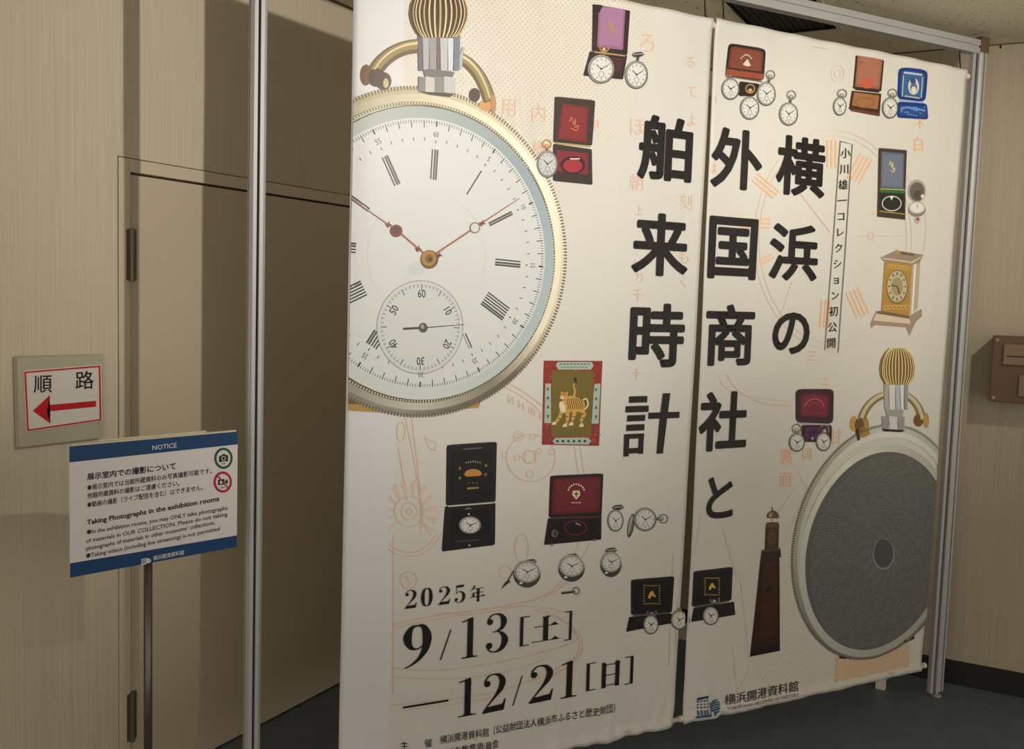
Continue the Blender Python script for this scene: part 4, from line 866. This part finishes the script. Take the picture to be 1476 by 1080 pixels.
for ch, x, y, h in (('ろ', 932, 76, 34), ('る', 995, 98, 20), ('て', 996, 140, 20), ('よ', 996, 182, 20), ('ほ', 918, 195, 30), ('内', 777, 176, 28), ('用', 733, 168, 30), ('機', 778, 226, 26), ('小', 862, 124, 16), ('甲', 857, 190, 20),
                    ('朝', 917, 275, 26), ('刻', 988, 302, 24), ('上', 921, 310, 16), ('り', 922, 408, 18), ('千', 919, 434, 20), ('も', 985, 380, 22), ('く', 984, 414, 18), ('十', 918, 548, 20), ('な', 918, 388, 16)):
    g = glyph(ch, 0, 2); a, b, c, d = bbox(g); w.mesh(g, lambda v: uz((x+(v[0]-(a+b)/2)*h*.85, y-(v[1]-c)*h)), OR, .3)
for s_, x, y, h in (('ИН Ⅲ ив', 732, 583, 15),):
    g = glyph('MHⅢHN', .01, 2); a, b, c, d = bbox(g)
    for k, ch in enumerate('ИНⅢив'):
        g = glyph(ch, .01, 2); a, b, c, d = bbox(g); w.mesh(g, lambda v: uz((732+k*15+(v[0]-a)*14, 580+k*8-(v[1]-c)*15+(v[0]-a)*7)), OR, .3)
w.line(cat([(612, 630), (618, 645), (630, 650)], 4), 1.2, OR, .4).line([(612, 632), (628, 638), (626, 648)], 1.2, OR, .4)
PARTS.append(w.build('patent_drawing', b1, UC1, (-2.66+.13, -1.404))); PARTS[-1]['label'] = 'faint orange line drawing of watch works'
w = Art()
circ(w, 1200, 345, 113, 158, 1.1, OF, 80); circ(w, 1200, 345, 106, 150, .9, OF, 80)
circ(w, 1272, 330, 62, 90, .9, OF, 50, -80, 80)
for x, y, a, n in ((1200, 222, 0, 3), (1240, 243, 28, 4), (1275, 300, 62, 1), (1090, 322, 90, 3), (1103, 268, -50, 3), (1190, 452, 4, 3), (1237, 437, -24, 4), (1096, 378, 62, 2)):
    for i in range(n):
        o = (i-(n-1)/2)*6; c, s_ = cos(radians(a)), sin(radians(a)); w.line([(x+o*c+20*s_, y+o*s_-20*c), (x+o*c-20*s_, y+o*s_+20*c)], 2.6, (232, 190, 156), .5)
w.line([(1150, 275), (1197, 335)], 1.3, OR, .3).line([(1236, 340), (1300, 340)], 1, OF, .3); circ(w, 1255, 340, 4, 5, 1); circ(w, 1208, 106, 9, 12, 1, OF, 20); circ(w, 1208, 106, 4, 6, 1, OF, 16)
w.line(cat([(1046, 540), (1060, 560), (1095, 580), (1140, 585)], 5), 1.1, OR, .3).line(cat([(1046, 530), (1036, 545), (1050, 562), (1096, 574), (1142, 578)], 5), .9, OF, .3)
for P in ([(1120, 470), (1142, 405)], [(1142, 405), (1150, 400)], [(1055, 930), (1062, 1000)], [(1065, 830), (1080, 950)], [(1040, 760), (1060, 830)], [(1165, 700), (1140, 760)], [(1010, 740), (1000, 800)], [(1085, 960), (1110, 990)], [(1150, 680), (1170, 720)], [(1120, 740), (1150, 700)], [(1160, 560), (1215, 565)], [(1060, 1000), (1080, 960)]):
    w.line(P, 1, OF, .3)
for ch, x, y, h in (('不', 1325, 185, 16), ('白', 1323, 218, 22), ('日', 1332, 108, 22), ('裏', 1133, 670, 26), ('面', 1132, 702, 24), ('同', 1163, 664, 20), ('甘', 1205, 640, 24), ('は', 1027, 250, 18), ('い', 1028, 150, 16), ('三', 1170, 520, 18), ('ニ', 1190, 555, 16)):
    g = glyph(ch, .004, 2); a, b, c, d = bbox(g); w.mesh(g, lambda v: uz((x+(v[0]-(a+b)/2)*h*.8, y-(v[1]-c)*h)), (234, 186, 150), .3)
w.px([(1205, 935), (1311, 922), (1311, 962), (1203, 984)], (214, 186, 156), .2)
PARTS.append(w.build('patent_drawing', b2, UC2, (-1.386, None))); PARTS[-1]['label'] = 'faint orange line drawing of clock dial'
for o in PARTS: o.location.z -= OFFZ

# ------------------------------------------------------------------ notice on stand
HS = radians(43.6)-YAW; SD = Vector((sin(HS), cos(HS), 0)); SN = Vector((SD[1], -SD[0], 0))
SPt = Vector((.6142, -2.9924, 0)); SAng = math.atan2(SD[1], SD[0])
def suz(p):
    P = hit(p[0], p[1], SN, SN.dot(SPt)); return (SD.dot(P-SPt), P[2])
ns = empty('notice_stand', SPt, SAng); tag(ns, 'slim grey floor stand holding up the blue and white photography notice', 'stand')
M_paper = mat('notice_paper', (218, 212, 214), .45); M_back = mat('cream_backing', (206, 196, 172), .6)
S0_, S1_, ZB, ZT = -.2098, .2211, .9755, 1.2827
tubes('pole', [(-.0085, .028, .03), (-.0085, .028, 1.13)], .0105, M_pole, ns, 14)
bm = bmesh.new(); tube(bm, [(-.0085, .028, 0), (-.0085, .028, .008)], .14, 40); tube(bm, [(-.0085, .028, .008), (-.0085, .028, .035)], .017, 16); link('base', bm, M_pole, ns)
boxes('clamp', [((-.04, .0135, 1.06), (.025, .041, 1.14))], M_pole, ns, .002)
nb = empty('notice_board', SPt+Vector((0, 0, ZB)), SAng); tag(nb, 'blue and white bilingual photography notice board on slim stand', 'notice board')
boxes('backing_board', [((S0_+.006, .0015, 0), (S1_-.003, .0075, ZT-ZB+.004)), ((S0_+.07, .0075, .03), (S1_-.085, .013, ZT-ZB+.008))], M_back, nb)
bd_ = boxes('notice_sheet', [((S0_, 0, 0), (S1_, .0014, ZT-ZB))], M_paper, nb)
NB = (0, 60, 108)
def sart(name, fn, label=None):
    w = Art(); fn(w)
    w.p = [([(u, z-ZB) for u, z in pts], c, l, cs) for pts, c, l, cs in w.p]
    o = w.build(name, nb, 0, None, None, False, .0004)
    if label: o['label'] = label
    return o
sart('printed_band', lambda w: w.add([(S0_, ZT), (S1_, ZT), (S1_, ZT-.034), (S0_, ZT-.037)], NB, .2))
sart('printed_band', lambda w: w.add([(S0_, ZB), (S1_, ZB), (S1_, ZB+.031), (S0_, ZB+.034)], NB, .2))
def st(w, t, p0, p1, h, col=(44, 40, 42), bold=0.0): text_px(w, t, p0, p1, h, col, 1, bold, suz)
def z4(x, y): return (100+x/5.904, 610+y/5.904)
def z5(x, y): return (100+x/5.904, 720+y/5.904)
def words(w):
    st(w, 'NOTICE', z4(706, 230), z4(912, 207), 9.5, (214, 220, 226), .006)
    st(w, '展示室内での撮影について', z4(150, 482), z4(905, 388), 10.6, bold=.026)
    st(w, '●展示室内では当館所蔵資料のみ写真撮影可能です。', z4(152, 570), z4(1212, 424), 8.8, bold=.014)
    st(w, '他館所蔵資料の撮影はご遠慮ください。', z4(152, 640), z4(935, 530), 8.8, bold=.014)
    st(w, '●動画の撮影（ライブ配信を含む）はできません。', z4(152, 716), z4(1135, 566), 8.8, bold=.014)
    st(w, 'Taking Photographs in the exhibition rooms', z5(148, 216), z5(1275, 12), 9.8, bold=.030)
    st(w, '●In the exhibition rooms, you may ONLY take photographs', z5(148, 298), z5(1345, 88), 8.4, bold=.013)
    st(w, 'of materials in OUR COLLECTION. Please do not taking', z5(142, 372), z5(1345, 140), 8.4, bold=.013)
    st(w, "photographs of materials in other museums' collections.", z5(142, 436), z5(1240, 212), 8.4, bold=.013)
    st(w, '●Taking videos (including live streaming) is not permitted', z5(142, 500), z5(1280, 264), 8.4, bold=.013)
    st(w, '横浜開港資料館', z5(712, 518), z5(975, 466), 7.2, (214, 220, 226), .01)
sart('notice_lettering', words)
def pe(w, x, y, rx, ry, col, l, n=28): w.add([suz((x+rx*cos(2*pi*k/n), y+ry*sin(2*pi*k/n))) for k in range(n)], col, l)
def pp(w, P, col, l): w.add([suz(p) for p in P], col, l)
def ic1(w):
    x, y = z4(1310, 300); pe(w, x, y, 13.4, 15.4, (18, 84, 52), 1); pe(w, x, y, 10, 11.8, (214, 212, 212), 2)
    pp(w, [(x-6.5, y-3), (x-3, y-4), (x-2, y-6), (x+2.5, y-6.5), (x+3.5, y-4.5), (x+6.5, y-5), (x+6.5, y+4), (x-6.5, y+5.5)], (28, 26, 28), 3); pe(w, x, y, 3.1, 3.6, (206, 204, 204), 4, 14); pe(w, x, y, 2, 2.4, (28, 26, 28), 5, 12); pp(w, [(x-3, y+7.6), (x+3, y+6.8), (x+3, y+8), (x-3, y+8.8)], (60, 60, 60), 3)
sart('permission_symbol', ic1, 'green ring around black camera')
def ic2(w):
    x, y = z4(1304, 502); pe(w, x, y, 13.4, 15.4, (170, 22, 48), 1); pe(w, x, y, 10, 11.8, (214, 212, 212), 2)
    pp(w, [(x-7, y-3.4), (x+2.5, y-4.6), (x+2.5, y+3.6), (x-7, y+4.6)], (28, 26, 28), 3); pp(w, [(x+2.8, y-1), (x+7.2, y-4.6), (x+7.2, y+2.6), (x+2.8, y+1)], (28, 26, 28), 3); pe(w, x-2.4, y+.2, 2.2, 2.6, (206, 204, 204), 4, 12)
    pp(w, [(x-8, y-7.6), (x-6.4, y-9.2), (x+8.4, y+7.6), (x+6.8, y+9.2)], (170, 22, 48), 5); pp(w, [(x-4, y+7.8), (x+3, y+6.8), (x+3, y+8), (x-4, y+9)], (60, 60, 60), 3)
sart('prohibition_symbol', ic2, 'red crossed ring over black video camera')
def em(w):
    for j in range(3):
        for i in range(3): a = z5(612+i*17, 506+j*18-i*3); pp(w, [a, (a[0]+2, a[1]-.3), (a[0]+2, a[1]+1.9), (a[0], a[1]+2.2)], (206, 214, 222), 1)
    a = z5(606, 560); pp(w, [a, (a[0]+9, a[1]-1.6), (a[0]+9, a[1]-3), (a[0], a[1]-1.4)], (206, 214, 222), 1); pe(w, *z5(670, 522), 4, 3.6, (206, 214, 222), 1, 14)
sart('museum_emblem', em)

# ------------------------------------------------------------------ route sign on the left wall
rs = empty('route_sign', (0, -2.817, 1.32)); tag(rs, 'white route sign with red left arrow and red border on grey plate', 'sign')
def ruz(p, d=.0305):
    P = hit(p[0], p[1], (1, 0, 0), d); return (P[1]+2.817, P[2]-1.32)
def quad_plate(name, P, x0, x1, m, bev=.001):
    bm = bmesh.new(); a = [bm.verts.new((x0, *p)) for p in P]; b = [bm.verts.new((x1, *p)) for p in P]
    for i in range(4): bm.faces.new((a[i], a[(i+1) % 4], b[(i+1) % 4], b[i]))
    bm.faces.new(a); bm.faces.new(b[::-1]); bmesh.ops.bevel(bm, geom=bm.edges[:], offset=bev, segments=1, affect='EDGES')
    return link(name, bm, m, rs)
quad_plate('backplate', [ruz(p, .024) for p in ((25.5, 515), (148.5, 511.5), (149.5, 631), (28.5, 645.5))], .004, .024, M_plate)
quad_plate('sign_panel', [ruz(p, .028) for p in ((34.5, 534.5), (146, 525.5), (147.5, 607), (38.5, 623.5))], .024, .029, mat('sign_white', (214, 208, 200), .4))
def rart(name, fn, label=None):
    w = Art(); fn(w); bm = bmesh.new(); cl = bm.loops.layers.float_color.new('Col')
    for pts, c, l, cs in w.p:
        f = bm.faces.new([bm.verts.new((.0293+l*.0002, u, z)) for u, z in pts])
        for lp in f.loops: lp[cl] = (*c, 1)
    big = [f for f in bm.faces if len(f.verts) > 4]
    if big: bmesh.ops.triangulate(bm, faces=big)
    o = link(name, bm, M_print, rs)
    if label: o['label'] = label
def rp(w, P, col, l=1): w.add([ruz(p) for p in P], col, l)
RE = (186, 30, 34)
def border(w):
    O = [(35.5, 536), (145, 527), (146.5, 606), (39.5, 622)]; cx, cy = 91, 573; I = [(cx+(x-cx)*.955, cy+(y-cy)*.945) for x, y in O]
    for i in range(4): rp(w, [O[i], O[(i+1) % 4], I[(i+1) % 4], I[i]], RE)
rart('red_border', border)
rart('red_arrow', lambda w: rp(w, [(47.5, 592.5), (72, 570), (70, 584), (138.5, 578), (139, 586.5), (68, 593.5), (73, 611)], RE))
rart('route_character', lambda w: text_px(w, '順', (49, 564.5), (75.5, 563.5), 28, (34, 30, 30), 1, .008, ruz))
rart('route_character', lambda w: text_px(w, '路', (109, 559.5), (135.5, 558), 28, (34, 30, 30), 1, .008, ruz))

# ------------------------------------------------------------------ brown box on the back wall
sb = empty('switch_box', (2.43, 0, 1.41)); tag(sb, 'brown plastic switch box on the wall right of the banners', 'switch box')
dp = -.15
def buz(p): P = hit(p[0], p[1], (0, 1, 0), dp); return P[0]-2.43, P[2]-1.41
x0, zt = buz((1431.5, 483.5)); _, zb = buz((1427.5, 579)); x1 = x0+.22
boxes('cover_plate', [((x0, dp, zb), (x1, dp+.012, zt))], M_boxp, sb, .004)
boxes('back_box', [((x0+.002, dp+.012, zb+.002), (x1-.002, 0, zt-.002))], M_boxr, sb, .003)
a, b = buz((1447, 495)), buz((1446, 526)); boxes('rocker_switch', [((a[0], dp-.014, b[1]), (a[0]+.12, dp, a[1]))], M_boxr, sb, .004)
boxes('switch_slot', [((a[0]+.014, dp-.0146, a[1]-.054), (a[0]+.115, dp-.0138, a[1]-.050))], M_dark, sb)
a, b = buz((1469, 540)), buz((1468, 572)); boxes('rocker_switch', [((a[0], dp-.014, b[1]), (a[0]+.07, dp, a[1]))], M_boxr, sb, .004)
for u, z in ((x0+.018, zt-.018), (x0+.018, zb+.018), (x1-.018, zt-.018), (x1-.018, zb+.018)):
    tubes('screw', [(u, dp-.004, z), (u, dp, z)], .006, M_bolt, sb, 12)

# ------------------------------------------------------------------ short white blocks behind the banners
for (p, lab) in (((1.983, -.245), 'short white block on the floor near the right post, behind banner'), ((1.046, -.13), 'short white block on the floor seen below the gap between banners')):
    e = boxes('floor_block', [((-.02, -.018, 0), (.02, .018, .075))], M_white, None, .002); e.location = (p[0], p[1], 0); tag(e, lab, 'block', 'white blocks on the floor behind the banners')
